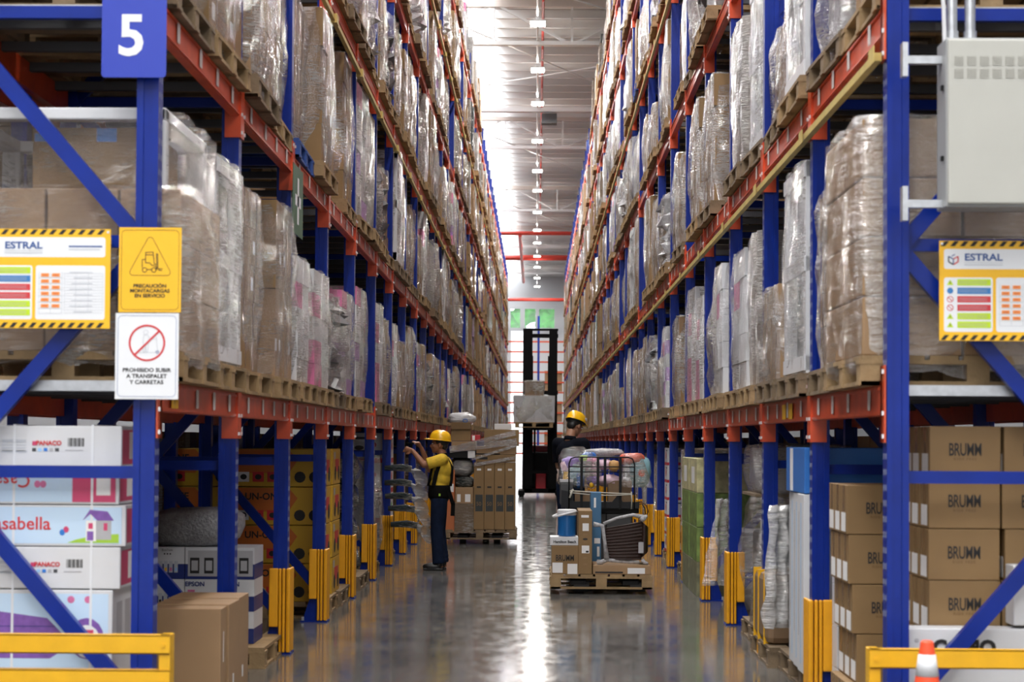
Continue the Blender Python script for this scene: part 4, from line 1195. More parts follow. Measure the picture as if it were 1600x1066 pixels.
# --- dark bags and bundles deeper in on the numbered side
tag(obj('wooden_pallet', PME2, None, (-2.40, 19.1, 0)), 'grey wooden pallet under the black wrapped bundles', 'pallet')
for k in range(4):
    m = MB(); m.ell((0, 0, 0.16), (0.52, 0.5, 0.18), WRAP_K, 18, 8, nz=0.2, seed=k, pw=0.6)
    tag(m.build('black_bundle', None, (-2.42, 19.1, PH + 0.32 * k), smooth=True), 'black plastic-wrapped bundle, %s in its stack' % ('lowest', 'second', 'third', 'topmost')[k], 'bundle', 'black bundles')

KET = mat('kettle_print', (0.05, 0.05, 0.05), 0.4)
def kettle(x, y, z, h, label, grp, sgn, leaf=False):
    w, d = 0.55, 0.50
    t = tag(empty('appliance_carton', (x, y, z)), label, 'carton', grp)
    m = MB(); m.box(-w / 2, w / 2, -d / 2, d / 2, 0, h * 0.16, RED); m.box(-w / 2, w / 2, -d / 2, d / 2, h * 0.16, h - 0.003, WHITE); m.build('box', t)
    m = MB(); yy = -d / 2 - 0.001
    m.ell((-0.05 * sgn, yy, h * 0.6), (0.05, 0.001, 0.04), RED if not leaf else GREEN, 10, 6); m.ell((0.12 * sgn, yy, h * 0.5), (0.06, 0.001, 0.03), KET, 10, 6); m.box(-0.2, -0.05, yy - 0.001, yy, h * 0.78, h * 0.86, KET)
    s_ = sgn * -1; xs = s_ * (w / 2 + 0.001)
    m.ell((xs, 0.0, h * 0.55), (0.001, 0.07, 0.05), RED if not leaf else GREEN, 10, 6); m.box(min(xs, xs - 0.001 * s_), max(xs, xs - 0.001 * s_), -0.18, 0.0, h * 0.8, h * 0.88, KET)
    m.build('print', t)
for r_ in range(6):
    kettle(1.68 + 0.29, 23.3, PH + 0.225 * r_, 0.225, 'white appliance carton with red base band, cabinet rack side, %s' % ('bottom', 'second up', 'third up', 'fourth up', 'fifth up', 'top')[r_], 'red and white cartons of the cabinet rack', 1)
tag(obj('wooden_pallet', PME, None, (2.26, 23.4, 0)), 'wooden pallet under the red and white cartons', 'pallet')
for r_ in range(4):
    kettle(-1.84 - 0.29, 22.8, PH + 0.38 * r_, 0.38, 'tall appliance carton beside the man in yellow, %s of its stack' % ('bottom', 'second', 'third', 'top')[r_], 'appliance cartons near the man', -1, r_ in (0, 1))
tag(obj('wooden_pallet', PME, None, (-2.42, 22.9, 0)), 'wooden pallet under the appliance cartons near the man', 'pallet')
for k, (x, y) in enumerate(((-2.42, 20.6), (-2.42, 25.2), (2.26, 25.3), (2.26, 20.9))):
    o = lone_load((13, 10, 1, 15)[k], rs); o.location = (x, y, 0)
    tag(o, ('grey wrapped floor load just before the man in yellow', 'loose brown carton load on the floor just past the man', 'brown cartons on the floor past the red and white stack', 'wrapped brown block on the floor behind the green cartons')[k], 'pallet load', 'floor pallet loads')

# --- BRUMM cartons on the cabinet side
def brumm(x0, y0, z0, label, w=0.35, d=0.19, h=0.252):
    t = tag(empty('kitchen_carton', (x0 + w / 2, y0 + d / 2, z0)), label, 'carton', 'brown lettered kitchen cartons')
    MB().box(-w / 2, w / 2, -d / 2, d / 2, 0, h - 0.002, CART).build('box', t, bevel=0.004)
    m = MB(); m.box(-w / 2 - 0.001, -w / 2, -0.03, 0.035, h * 0.45, h * 0.98, TAPE); m.build('tape', t)
    m = MB(); m.box(-w / 2 - 0.0015, -w / 2, -0.055, 0.075, 0.012, 0.115, WHITEM); m.build('shipping_label', t)
    lettering('lettering', 'BRUMM', 0.088, INK, t, (0, -d / 2 - 0.0015, h * 0.42), bold=0.001, sx=0.56, spacing=0.95)
    lettering('small_lettering', 'RIDE FREE', 0.018, TAPE, t, (0, -d / 2 - 0.0015, h * 0.33), sx=1.1, spacing=1.3)
    return t
tag(obj('wooden_pallet', PME, None, (2.26, 9.25, 0)), 'wooden pallet under the brown lettered cartons', 'pallet')
rb_ = random.Random(8)
DEEPN = ['front', 'second', 'third', 'rearmost']
ROWW = ['bottom', 'second', 'third', 'fourth', 'fifth', 'top']
base_z = PH
for r_ in range(6):
    z = base_z + r_ * 0.2535
    for c_ in range(2):
        for dd in range(4 if c_ == 0 else 1):
            brumm(1.935 + 0.365 * c_ + rb_.uniform(-0.008, 0.008), 8.80 + dd * 0.195, z, 'brown lettered carton, %s row, %s %s' % (ROWW[r_], DEEPN[dd], 'of the inner column' if c_ == 0 else 'beyond the gap to the inner column'))
for r_ in range(5):
    z = 0.0 + r_ * 0.27
    for dd in range(3):
        brumm(1.70 + (0.0, 0.045, 0.02, 0.0, -0.01)[r_] , 9.72 + dd * 0.195 + (0.0, -0.03, -0.02, 0, 0)[r_] if False else 9.72 + dd * 0.195, z, 'brown lettered carton by the post, %s row, %s' % (ROWW[r_] if r_ < 4 else 'top', DEEPN[dd]), 0.37, 0.19, 0.268)
t = carton('white_carton', 'white carton with black marker lettering behind the yellow barrier', 1.74, 2.46, 8.64, 8.785, 0.146, 0.685, WHITE, bev=0.006,
           texts=(('COMO', 0.094, INK, 0.455, 0.775, dict(bold=0.005, sx=1.0, spacing=1.05)),))
MB().ell((-0.26, -0.0725, 0.48), (0.012, 0.002, 0.012), GREY, 10, 5).build('hole_plug', t)
carton('white_carton', 'white carton at the picture edge, above the marker-lettered one', 2.305, 2.75, 8.64, 8.79, 0.70, 0.99, WHITE, bev=0.006)
# white and blue flat packs
tag(obj('wooden_pallet', PME2, None, (2.26, 11.95, 0)), 'grey wooden pallet under the upright white flat packs', 'pallet')
for k in range(3):
    carton('flat_pack', 'tall white flat pack standing upright, %s' % ('nearest the first post', 'middle one', 'last before the strapped box')[k], 1.655 + 0.012 * k, 2.15, 11.05 + 0.27 * k, 11.30 + 0.27 * k, PH, 1.255, WHITE, 'upright white flat packs',
           patches=(('s', 0.42, 0.5, 0.05, 0.95, LTBLUE), ('s', 0.75, 0.8, 0.2, 0.9, GREY)))
BLP = mat('blue_carton_print', (0.03, 0.17, 0.55), 0.4)
carton('blue_carton', 'bright blue carton lying on top of the white flat packs', 1.66, 2.34, 11.05, 11.85, 1.26, 1.545, BLP, patches=(('s', 0.62, 0.78, 0.02, 0.98, WHITEM), ('f', 0.15, 0.16, 0.1, 0.6, LTBLUE)))
# white crates with black grilles behind the brown cartons
for k in range(5):
    t = carton('plastic_crate', 'white crate with black grille, %s of the column behind the brown cartons' % ('bottom', 'second', 'third', 'fourth', 'top')[k], 2.20 - 0.42, 2.5, 10.56, 10.74, 0.245 * k, 0.245 * k + 0.243, WHITE, 'white grille crates',
               patches=(('f', 0.02, 0.35, 0.1, 0.85, INK),) if k % 2 == 0 else (('f', 0.05, 0.07, 0.3, 0.6, INK),), cat='crate')
# strapped brown box, film and clear wrap
t = tag(empty('strapped_carton', (1.93, 13.0, 0)), 'rounded brown carton with yellow straps at the foot of the second post', 'carton')
m = MB(); m.box(-0.30, 0.30, -0.38, 0.38, PH, 0.64, CART3); m.build('box', t, bevel=0.05)
m = MB()
for y in (-0.28, 0.05, 0.3): m.box(-0.307, 0.307, y, y + 0.025, PH - 0.005, 0.648, YELLOW)
m.build('straps', t)
tag(obj('wooden_pallet', PME2, None, (2.19, 13.0, 0)), 'grey pallet under the yellow-strapped carton', 'pallet')
def sheet(name, label, x, y, z0, z1, w, seed, mt=FILMG, sgn=1, rz=0.0, cat='plastic film', group=None, taper=0.6):
    m = MB(); vs = []; nz_, nw = 14, 12
    for i in range(nz_ + 1):
        f = i / nz_
        for k in range(nw + 1):
            u = k / nw - 0.5
            ww = w * (1 - taper * f)
            q = Vector((u * 5 + seed, f * 5, seed))
            vs.append((0.05 * noise.noise(q) + 0.03 * math.sin(u * 20 + seed), u * ww + 0.03 * noise.noise(q * 1.7), z0 + (z1 - z0) * f + 0.02 * noise.noise(q * 2)))
    fs = [(i * (nw + 1) + k, i * (nw + 1) + k + 1, (i + 1) * (nw + 1) + k + 1, (i + 1) * (nw + 1) + k) for i in range(nz_) for k in range(nw)]
    m.add(vs, fs, mt)
    o = m.build(name, None, (x, y, 0), rz, smooth=True); so = o.modifiers.new('thickness', 'SOLIDIFY'); so.thickness = 0.002
    return tag(o, label, cat, group)
MILK = film_mat('milky_sheet', 0.45, 0.92, ang=1.3, scale=4, tint=(0.72, 0.72, 0.72))
sheet('loose_film', 'milky film hanging beside the white flat packs', 1.70, 12.15, 0.32, 1.15, 0.34, 2.0, MILK, rz=R(-62), taper=0.2)
# clear-wrapped things in the third bay of the cabinet side
tag(obj('wooden_pallet', PME2, None, (2.26, 14.2, 0)), 'grey pallet under the clear-wrapped dark goods', 'pallet')
t = tag(empty('wrapped_goods', (2.12, 14.2, PH)), 'clear-wrapped dark upright goods behind the third post', 'wrapped goods')
MB().box(-0.35, 0.35, -0.4, 0.4, 0, 0.72, DKGREY).build('goods', t, bevel=0.03)
shell_mesh(0.95, 0.8, 0, 1.0, FILMG, 5.5, amp=0.08).build('film', t, smooth=True)
t = tag(empty('wrapped_goods', (2.12, 14.5, 1.17)), 'white goods in clear wrap on top of the dark wrapped goods', 'wrapped goods')
MB().box(-0.34, 0.34, -0.4, 0.4, 0, 0.36, GREY).build('goods', t, bevel=0.02)
shell_mesh(0.85, 0.74, 0, 0.38, FILM2, 6.5, amp=0.04).build('film', t, smooth=True)
tag(MB().box(-0.4, 0.4, -0.45, 0.45, 0, 0.02, WOOD2).build('board', None, (2.12, 14.45, 1.147)), 'thin board between the two clear-wrapped goods', 'board')
carton('grey_carton', 'plain grey-brown carton low behind the fourth guard', 1.78, 2.5, 15.75, 16.5, 0.1, 0.78, GREY)
tag(MB().box(1.75, 2.8, 15.7, 16.7, 0, 0.1, WOOD2).build('low_pallet'), 'low pallet under the plain grey-brown carton', 'pallet')
sheet('loose_film', 'large clear film sheet draped by the fourth guard', 1.78, 16.6, 0.25, 1.05, 0.6, 9.0, FILMG, rz=R(-50))
# green cartons
GRC = mat('green_carton_print', (0.16, 0.24, 0.06), 0.45, var=0.5, vscale=10); CRC = mat('cream_carton_print', (0.50, 0.47, 0.25), 0.45, var=0.35, vscale=12)
OLV = mat('olive_carton_print', (0.20, 0.20, 0.11), 0.45, var=0.4, vscale=12)
for r_ in range(4):
    for dd in range(2):
        carton('printed_carton', '%s, %s one of its layer' % (('olive printed carton, bottom layer', 'green printed carton, second layer', 'green printed carton, third layer', 'cream printed carton, top layer')[r_], ('near', 'far')[dd]), 1.64, 2.45, 18.22 + 0.95 * dd, 19.1 + 0.95 * dd, 0.352 * r_, 0.352 * r_ + 0.348,
               (OLV, GRC, GRC, CRC)[r_], 'green and cream printed cartons', patches=(('s', 0.3, 0.7, 0.25, 0.75, WHITEM),) if r_ == 3 else (('f', 0.1, 0.3, 0.3, 0.6, CRC),))

# ================================================================== shelf goods at the aisle mouth
# numbered rack, first shelf
zs = LEVELS[0] + BH
FILMN = film_mat('near_film', 0.05, 0.6, ang=0.25, scale=6)
t = tag(empty('pallet_load', (XL - PD / 2 + 0.10 - 0.02, 9.22, zs)), 'three layers of brown cartons in film on the first shelf behind the notice board', 'pallet load')
obj('pallet', pallet_mesh(WOOD, 1.10, 1.20).mesh('pallet'), t)
rr_ = random.Random(2)
m = MB()
for (z0, z1) in ((0, 0.28), (0.285, 0.54), (0.545, 0.80)):
    for (x0, x1) in ((-0.60, -0.10), (-0.095, 0.26), (0.265, 0.57)):
        for (y0, y1) in ((-0.54, 0.0), (0.005, 0.54)): m.box(x0 + 0.003, x1 - 0.003, y0 + rr_.uniform(0, 0.01), y1, PH + z0, PH + z1, CART2)
m.build('cartons', t, bevel=0.006)
m = MB(); m.box(-0.20, 0.38, -0.42, 0.3, PH + 0.805, PH + 1.12, CART); m.build('large_carton', t, bevel=0.006)
m = MB(); m.box(0.12, 0.22, -0.4225, -0.4205, PH + 1.05, PH + 1.118, MIDBLUE); m.box(-0.19, -0.13, -0.4225, -0.4205, PH + 1.05, PH + 1.09, MIDBLUE); m.build('blue_tape', t)
m = MB()
for x in (-0.57, 0.44):
    for y in (-0.50, 0.50): m.box(x - 0.05, x + 0.05, y - 0.04, y + 0.04, PH + 0.805, PH + 1.14, WHITE)
for y in (-0.50, 0.50): m.box(-0.62, 0.49, y - 0.04, y + 0.04, PH + 1.14, PH + 1.20, WHITE)
for x in (-0.57, 0.44): m.box(x - 0.05, x + 0.05, -0.54, 0.54, PH + 1.1405, PH + 1.2005, WHITE)
m.build('white_frame', t, bevel=0.008)
shell_mesh(1.13, 1.24, PH - 0.05, PH + 0.82, FILMN, 91.0, amp=0.03, bulge=0.0, nz=18, npr=14, top=False).build('film', t, smooth=True)
shell_mesh(1.06, 1.14, PH + 0.83, PH + 1.18, FILM3, 93.0, amp=0.02, bulge=0.0, nz=8, npr=12, top=False).build('film', t, smooth=True)
# cabinet rack, first shelf: big cartons
t = tag(empty('pallet_load', (XR + PD / 2 - 0.09, 9.24, zs)), 'tall stack of large glossy-wrapped brown cartons on the first shelf behind the cabinet', 'pallet load')
obj('pallet', pallet_mesh(WOOD, 1.10, 1.16).mesh('pallet'), t)
m = MB()
for k in range(4):
    for (x0, x1) in ((-0.56, -0.08), (-0.06, 0.42)):
        for (y0, y1) in ((-0.54, 0.0), (0.005, 0.54)): m.box(x0 + rr_.uniform(-0.006, 0.006), x1, y0, y1, PH + 0.292 * k, PH + 0.292 * k + 0.286, CART2)
m.build('cartons', t, bevel=0.008)
FILMR = film_mat('taut_glossy_film', 0.04, 0.34, ang=1.45, scale=2.6, rough=0.10)
shell_mesh(1.12, 1.17, PH - 0.08, PH + 1.18, FILMR, 97.0, amp=0.025, bulge=0.01, nz=20, npr=14).build('film', t, smooth=True)
# ================================================================== goods and vehicles in the aisle
def G(px, py, d): p = at(px, py, d); return p.x, p.z
def box_px(name, label, px0, px1, py0, py1, d, depth, mt, cat='carton', group=None, **k):
    x0, z1 = G(px0, py0, d); x1, z0 = G(px1, py1, d)
    return carton(name, label, x0, x1, d, d + depth, z0, z1, mt, group, cat=cat, **k)
# --- pallet in front of the order picker
D1 = 18.35
LB_ = 0.055
pt = tag(obj('wooden_pallet', pallet_mesh(WOOD, 1.20, 1.06, H=0.15).mesh('pallet'), None, (0.675, D1 + 0.60, LB_)), 'pale wooden pallet carrying mixed goods in the middle of the aisle', 'pallet')
zt = LB_ + 0.152
fz = lambda py, d=D1: EYE - (py - 688) * d / FPX
fxx = lambda px, d=D1: (px - 839) * d / FPX
t = carton('kitchen_carton', 'small brown lettered carton with two white labels on the aisle pallet', fxx(863.5), fxx(905), D1 + 0.02, D1 + 0.32, zt, fz(852), CART,
       texts=(('BRUMM', 0.085, INK, 0.5, 0.47, dict(bold=0.001, sx=0.66)),), patches=(('f', 0.03, 0.42, 0.04, 0.40, WHITEM), ('f', 0.60, 0.97, 0.0, 0.36, WHITEM)))
t = carton('white_carton', 'flat white lettered appliance carton on top of the small brown carton', fxx(861), fxx(905), D1 + 0.04, D1 + 0.36, fz(852) + 0.002, fz(838.5), WHITE,
       texts=(('Hamilton Beach', 0.040, INK, 0.52, 0.28, dict(bold=0.0012, sx=0.92)),))
# cooler
COOL = mat('cooler_blue', (0.01, 0.12, 0.36), 0.35)
cx = (fxx(873) + fxx(902)) / 2; cz = fz(838.5) + 0.004
t = tag(empty('water_cooler', (cx, D1 + 0.17, cz)), 'round blue water cooler with white lid and handle', 'water cooler')
MB().lathe([(0.086, 0), (0.092, 0.01), (0.096, 0.14), (0.097, 0.215)], COOL, 26).build('body', t, smooth=False)
MB().lathe([(0.100, 0.216), (0.102, 0.225), (0.101, 0.268), (0.09, 0.276), (0.02, 0.278)], WHITE, 26).build('lid', t)
hp = [(-0.105 * math.cos(a) * (1.0 + 0.0), -0.14 * math.sin(a) + 0.0, 0.235 - 0.03 * math.sin(a) + 0.02 * math.cos(a)) for a in [PI * k / 12 for k in range(13)]]
m = MB(); m.tube([(-0.10, 0, 0.225), (-0.145, -0.03, 0.205), (-0.14, -0.09, 0.20), (-0.08, -0.13, 0.215), (0.02, -0.12, 0.24), (0.09, -0.05, 0.255), (0.10, 0, 0.25)], 0.011, WHITE, 8); m.build('handle', t, smooth=True)
# tall brown tv carton
t = carton('tall_carton', 'tall narrow brown carton standing between cooler and chair', fxx(905), fxx(926.5), D1 + 0.0, D1 + 0.75, zt, fz(797), CART,
       patches=(('f', 0.2, 0.75, 0.89, 0.93, WHITEM), ('f', 0.3, 0.75, 0.68, 0.80, WHITEM), ('f', 0.25, 0.8, 0.33, 0.45, WHITEM), ('f', 0.55, 0.75, 0.34, 0.37, INK)),
       texts=tuple(('||||||||', 0.02, CART2, 0.5, f, dict(sx=1.0)) for f in (0.62, 0.50, 0.25, 0.15)))
m = MB(); m.ell((0, -0.3755, 0.36), (0.026, 0.001, 0.011), INK, 14, 6); m.build('hand_hole', t)
# blue tall carton leaning behind
BLT = mat('slate_blue_card', (0.055, 0.16, 0.30), 0.5)
dB = D1 + 0.80
t = carton('blue_tall_carton', 'tall slate-blue carton standing behind the narrow brown one', fxx(924, dB), fxx(940.5, dB), dB, dB + 0.3, zt, fz(768.5, dB), BLT,
       patches=(('f', 0.3, 0.5, 0.8, 0.93, WHITEM), ('f', 0.35, 0.9, 0.33, 0.40, WHITEM), ('f', 0.62, 0.85, 0.16, 0.29, WHITEM), ('f', 0.62, 0.92, 0.06, 0.12, WHITEM)))
# flat box
t = carton('flat_carton', 'flat brown carton lying under the dark woven chair', fxx(928), fxx(1018), D1 + 0.01, D1 + 0.62, zt, fz(882), CART2, patches=(('f', 0.04, 0.52, 0.12, 0.30, INK), ('f', 0.60, 0.90, 0.08, 0.72, WHITEM)))
# woven chair lying on its side
RAT = mat('dark_weave', (0.030, 0.012, 0.008), 0.38, bump=0.5, bscale=120)
dC = D1 + 0.12; zc = fz(882) + 0.003
t = tag(empty('wicker_chair', (fxx(975), dC, zc)), 'dark brown woven chair lying tilted with bubble-wrapped legs', 'chair')
q = lambda px, py, y=0.0: (fxx(px, dC) - fxx(975), y, fz(py, dC) - zc)
def quad_slab(m, pts, y0, y1, mt, sub=12):
    """slab through 4 corners (bl, br, tr, tl) bowed towards the viewer"""
    bl, br, tr_, tl = [Vector(p) for p in pts]; vs = []
    for i in range(sub + 1):
        for k in range(sub + 1):
            u, v = k / sub, i / sub
            p = (bl * (1 - u) + br * u) * (1 - v) + (tl * (1 - u) + tr_ * u) * v
            bow = -0.05 * math.sin(PI * u) - 0.006 * math.cos(v * PI * 22)
            vs.append((p.x, y0 + bow, p.z))
    n = sub + 1; b0 = len(vs); vs += [(x, y + (y1 - y0), z) for x, y, z in vs]
    fs = [(i * n + k, i * n + k + 1, (i + 1) * n + k + 1, (i + 1) * n + k) for i in range(sub) for k in range(sub)]
    fs += [tuple(b0 + j for j in reversed(f)) for f in fs]
    edge = [k for k in range(n)] + [i * n + sub for i in range(1, n)] + [sub * n + k for k in range(sub - 1, -1, -1)] + [i * n for i in range(sub - 1, 0, -1)]
    for a, c in zip(edge, edge[1:] + edge[:1]): fs.append((a, a + b0, c + b0, c))
    m.add(vs, fs, mt); return m
quad_slab(MB(), [q(949, 872.5), q(1003, 873), q(1006, 813), q(947, 824)], 0.0, 0.05, RAT, 44).build('seat_back', t, smooth=True)
quad_slab(MB(), [q(1000, 872.5), q(1014, 860), q(1014, 822), q(1002, 812)], 0.03, 0.40, RAT, 20).build('seat', t, smooth=True)
BUB = mat('bubble_wrap', (0.55, 0.55, 0.57), 0.18, bump=1.0, bscale=70, alpha=0.8, var=0.25, vscale=30)
for nm_, pts, r in (('wrapped_leg', [q(928, 818, -0.04), q(942, 820, -0.04), q(946, 845, -0.04), q(949, 871, -0.04)], [0.03, 0.024, 0.018, 0.03]),
                    ('wrapped_leg', [q(944, 817, -0.03), q(965, 808, -0.03), q(990, 803, 0), q(1010, 808, 0.05)], [0.018, 0.016, 0.018, 0.03]),
                    ('wrapped_leg', [q(934, 879, -0.03), q(950, 873.5, -0.03), q(985, 876.5, -0.02), q(1000, 876.5, -0.02)], [0.03, 0.022, 0.018, 0.02]),
                    ('wrapped_leg', [q(1004, 872, -0.03), q(1008, 877, -0.03), q(1013, 878.5, -0.03)], [0.018, 0.02, 0.016]),
                    ('wrapped_leg', [q(1002, 812, -0.03), q(1006, 808, -0.03), q(1012, 804, -0.03)], [0.024, 0.028, 0.015])):
    o = MB().tube(pts, r, BUB, 10).build(nm_, t, smooth=True)
m = MB(); m.box(q(1000, 0)[0] - 0.012, q(1006, 0)[0], -0.06, -0.055, q(0, 862)[2], q(0, 845)[2], GREY); m.build('paper_tag', t)

# --- order picker truck behind that pallet
TRK = mat('truck_grey', (0.018, 0.019, 0.022), 0.5, spec=0.25); TRG = mat('truck_panel_grey', (0.055, 0.055, 0.06), 0.5)
dG = D1 + 1.35
gx = lambda px, d=dG: fxx(px, d); gz = lambda py, d=dG: fz(py, d)
t = tag(empty('order_picker_truck', (gx(940), dG, 0)), 'dark grey low-level picking truck with a black load guard grille', 'forklift truck')
o0 = t.location.x
tube = lambda pts, r, mt=BLACK, n='frame_tube': MB().tube(pts, r, mt, 8).build(n, t, smooth=True)
lx = lambda px: gx(px) - o0
arch = [(lx(890), 0, gz(795)), (lx(890), 0, gz(724)), (lx(893), 0, gz(716)), (lx(900), 0, gz(713.5)), (lx(982), 0, gz(713.5)), (lx(989), 0, gz(716)), (lx(992), 0, gz(724)), (lx(992), 0, gz(795))]
tube(arch, 0.008, n='guard_hoop')
for py in (728.5, 736.5, 770): tube([(lx(890), 0, gz(py)), (lx(992), 0, gz(py))], 0.006, n='guard_rail')
for px in (909.5, 935, 946, 970):
    MB().box(lx(px) - 0.015, lx(px) + 0.015, -0.012, 0.0, gz(795), gz(713), BLACK).build('guard_slat', t)
m = MB()
m.add([(lx(878), 0.0, gz(793)), (lx(1000), 0.0, gz(793)), (lx(1000), 0, gz(782)), (lx(975), 0, gz(786)), (lx(968), 0, gz(770)), (lx(955), 0, gz(786)), (lx(930), 0, gz(786)), (lx(915), 0, gz(787)), (lx(897), 0, gz(782)), (lx(893), 0, gz(768)), (lx(878), 0, gz(765)),
       ] , [tuple(range(11))], TRK)
m.box(lx(878), lx(1000), 0.005, 0.06, gz(793), gz(783), TRK); m.build('guard_base', t)
m = MB(); m.box(lx(876), lx(897), 0.02, 0.30, gz(788), gz(754), TRG); m.build('console', t, bevel=0.01)
m = MB(); m.box(lx(876), lx(897), 0.02, 0.30, gz(753.5), gz(749), GREY); m.build('console_lid', t, bevel=0.005)
m = MB(); m.box(lx(886), lx(1000), 0.08, 0.62, gz(793) - 0.06, gz(793), TRK); m.build('carrier_tray', t, bevel=0.01)
m = MB(); m.box(lx(908), lx(990), 0.10, 0.58, 0.10, gz(793) - 0.06, TRG); m.build('battery_housing', t, bevel=0.02)
m = MB(); m.box(lx(948), lx(950), 0.095, 0.10, 0.14, gz(800), BLACK); m.box(lx(930), lx(932), 0.095, 0.10, 0.14, gz(800), BLACK); m.build('panel_gap', t)
m = MB(); m.box(lx(890), lx(996), 0.60, 1.45, 0.08, 0.20, TRK); m.build('standing_platform', t, bevel=0.02)
m = MB(); m.box(lx(892), lx(994), 1.45, 1.9, 0.08, 0.85, TRG); m.build('drive_unit', t, bevel=0.04)
for px in (889, 965):
    m = MB(); m.box(lx(px) - 0.0, lx(px) + 0.17, -1.30, 0.12, LB_ + 0.03, LB_ + 0.088, BLACK); m.build('fork', t, bevel=0.01)
for px in (880, 962):
    m = MB(); m.tube([(lx(px) + 0.10, -1.25, LB_ + 0.02), (lx(px) + 0.26, -1.25, LB_ + 0.02)], 0.055, RUBBER, 16); m.build('load_wheel', t)
for px in (900, 985):
    m = MB(); m.tube([(lx(px) - 0.05, 1.7, 0.09), (lx(px) + 0.05, 1.7, 0.09)], 0.09, RUBBER, 18); m.build('drive_wheel', t)
m = MB(); m.tube([(lx(997), 0.1, gz(785)), (lx(1003), 0.06, gz(783)), (lx(1011), 0.05, gz(788)), (lx(1014), 0.05, gz(798)), (lx(1011), 0.06, gz(805)), (lx(1004), 0.08, gz(810))], 0.007, mat('hose', (0.06, 0.015, 0.01), 0.4), 7); m.build('hose', t, smooth=True)
m = MB(); m.tube([(lx(997), 0.1, gz(788)), (lx(1004), 0.07, gz(786)), (lx(1009), 0.06, gz(793)), (lx(1010), 0.06, gz(803))], 0.006, BLACK, 7); m.build('hose', t, smooth=True)
ROPE = mat('rope', (0.50, 0.48, 0.42), 0.8)
t = tag(empty('rope', (0, 0, 0)), 'pale rope tied round the load guard of the picking truck', 'rope')
for dz, sg_ in ((0, 0.4), (0.02, 0.9)):
    MB().tube([(gx(891 + 96 * k / 10), dG - 0.03, gz(766 + 3.2 * math.sin(PI * k / 10 * sg_) + k * 0.15) - dz) for k in range(11)], 0.0075, ROPE, 6).build('strand', t, smooth=True)
MB().tube([(gx(897), dG - 0.03, gz(764)), (gx(892), dG - 0.035, gz(768)), (gx(895), dG - 0.04, gz(764)), (gx(893), dG - 0.04, gz(772)), (gx(891), dG - 0.04, gz(777))], 0.012, ROPE, 6).build('knot', t, smooth=True)
MB().tube([(gx(987), dG - 0.03, gz(767)), (gx(988), dG - 0.035, gz(780)), (gx(987), dG - 0.035, gz(794))], 0.007, ROPE, 6).build('loose_end', t, smooth=True)
# bagged toys in the carrier
def blob(name, label, parts, film, cat='bag', group=None):
    """parts: (px, py, d, rx, ry, rz, material, noise); film: (px, py, d, rx, ry, rz, power) or None"""
    p0 = parts[0]; c = at(p0[0], p0[1], p0[2]); t = tag(empty(name, (c.x, c.y, c.z)), label, cat, group)
    for k, (px, py, d, rx, ry, rz_, mt, nz) in enumerate(parts):
        p = at(px, py, d) - c
        MB().ell((p.x, p.y, p.z), (rx, ry, rz_), mt, 16, 10, nz=nz, seed=k * 2.3 + px * 0.1, pw=0.8).build('toy' if k else 'filling', t, smooth=True)
    if film:
        px, py, d, rx, ry, rz_, pw = film; p = at(px, py, d) - c
        MB().ell((p.x, p.y, p.z), (rx, ry, rz_), FILMG, 26, 16, nz=0.22, seed=px * 0.37, pw=pw).build('clear_bag', t, smooth=True)
    return t
TBL = mat('toy_blue', (0.05, 0.20, 0.62), 0.5, var=0.4, vscale=12); TPU = mat('toy_violet', (0.26, 0.13, 0.55), 0.5, var=0.4, vscale=14); TPK = mat('toy_pink', (0.70, 0.36, 0.48), 0.45, var=0.25, vscale=12)
TTN = mat('toy_tan', (0.50, 0.28, 0.10), 0.6, var=0.2); TTE = mat('toy_teal', (0.18, 0.33, 0.38), 0.5, var=0.2, vscale=9); TRD = mat('toy_red', (0.62, 0.10, 0.05), 0.5, var=0.2, vscale=9); TLP = mat('toy_pale_pink', (0.72, 0.52, 0.62), 0.4)
dT = dG + 0.30
blob('toy_bag', 'clear bag of blue and purple toys at the left end of the truck guard',
     [(902, 742, dT, 0.10, 0.12, 0.14, TTE, 0.3), (893, 722, dT, 0.10, 0.1, 0.06, TPU, 0.4), (885, 728, dT, 0.06, 0.08, 0.06, TPK, 0.3), (921, 712, dT, 0.08, 0.08, 0.045, TBL, 0.3), (913, 716, dT - 0.05, 0.05, 0.06, 0.04, LIME, 0.3),
      (886, 745, dT, 0.04, 0.06, 0.09, SIGNY, 0.4), (907, 750, dT - 0.08, 0.05, 0.05, 0.09, TBL, 0.3)], (900, 730, dT, 0.19, 0.2, 0.22, 0.55))
blob('toy_bag', 'clear bag of pink and purple toys in the middle of the truck guard',
     [(926, 735, dT, 0.08, 0.1, 0.10, TPK, 0.3), (925, 720, dT - 0.04, 0.07, 0.08, 0.05, TPK, 0.3), (927, 750, dT - 0.04, 0.07, 0.08, 0.06, TPU, 0.3), (925, 757, dT - 0.1, 0.025, 0.03, 0.03, SIGNY, 0.2), (922, 732, dT - 0.10, 0.012, 0.012, 0.015, WHITEM, 0)],
     (927, 738, dT, 0.10, 0.14, 0.17, 0.6))
blob('toy_bag', 'shiny pale pink padded bag behind the guard slats', [(953, 750, dT - 0.05, 0.12, 0.1, 0.07, TLP, 0.25), (945, 725, dT, 0.09, 0.1, 0.06, TLP, 0.2)], None)
blob('plush_toy', 'tan plush toy resting above the pale pink bag', [(960, 727, dT - 0.12, 0.06, 0.06, 0.065, TTN, 0.15), (955, 722, dT - 0.14, 0.018, 0.02, 0.018, TTN, 0), (965, 722, dT - 0.14, 0.018, 0.02, 0.018, TTN, 0)], None, cat='soft toy')
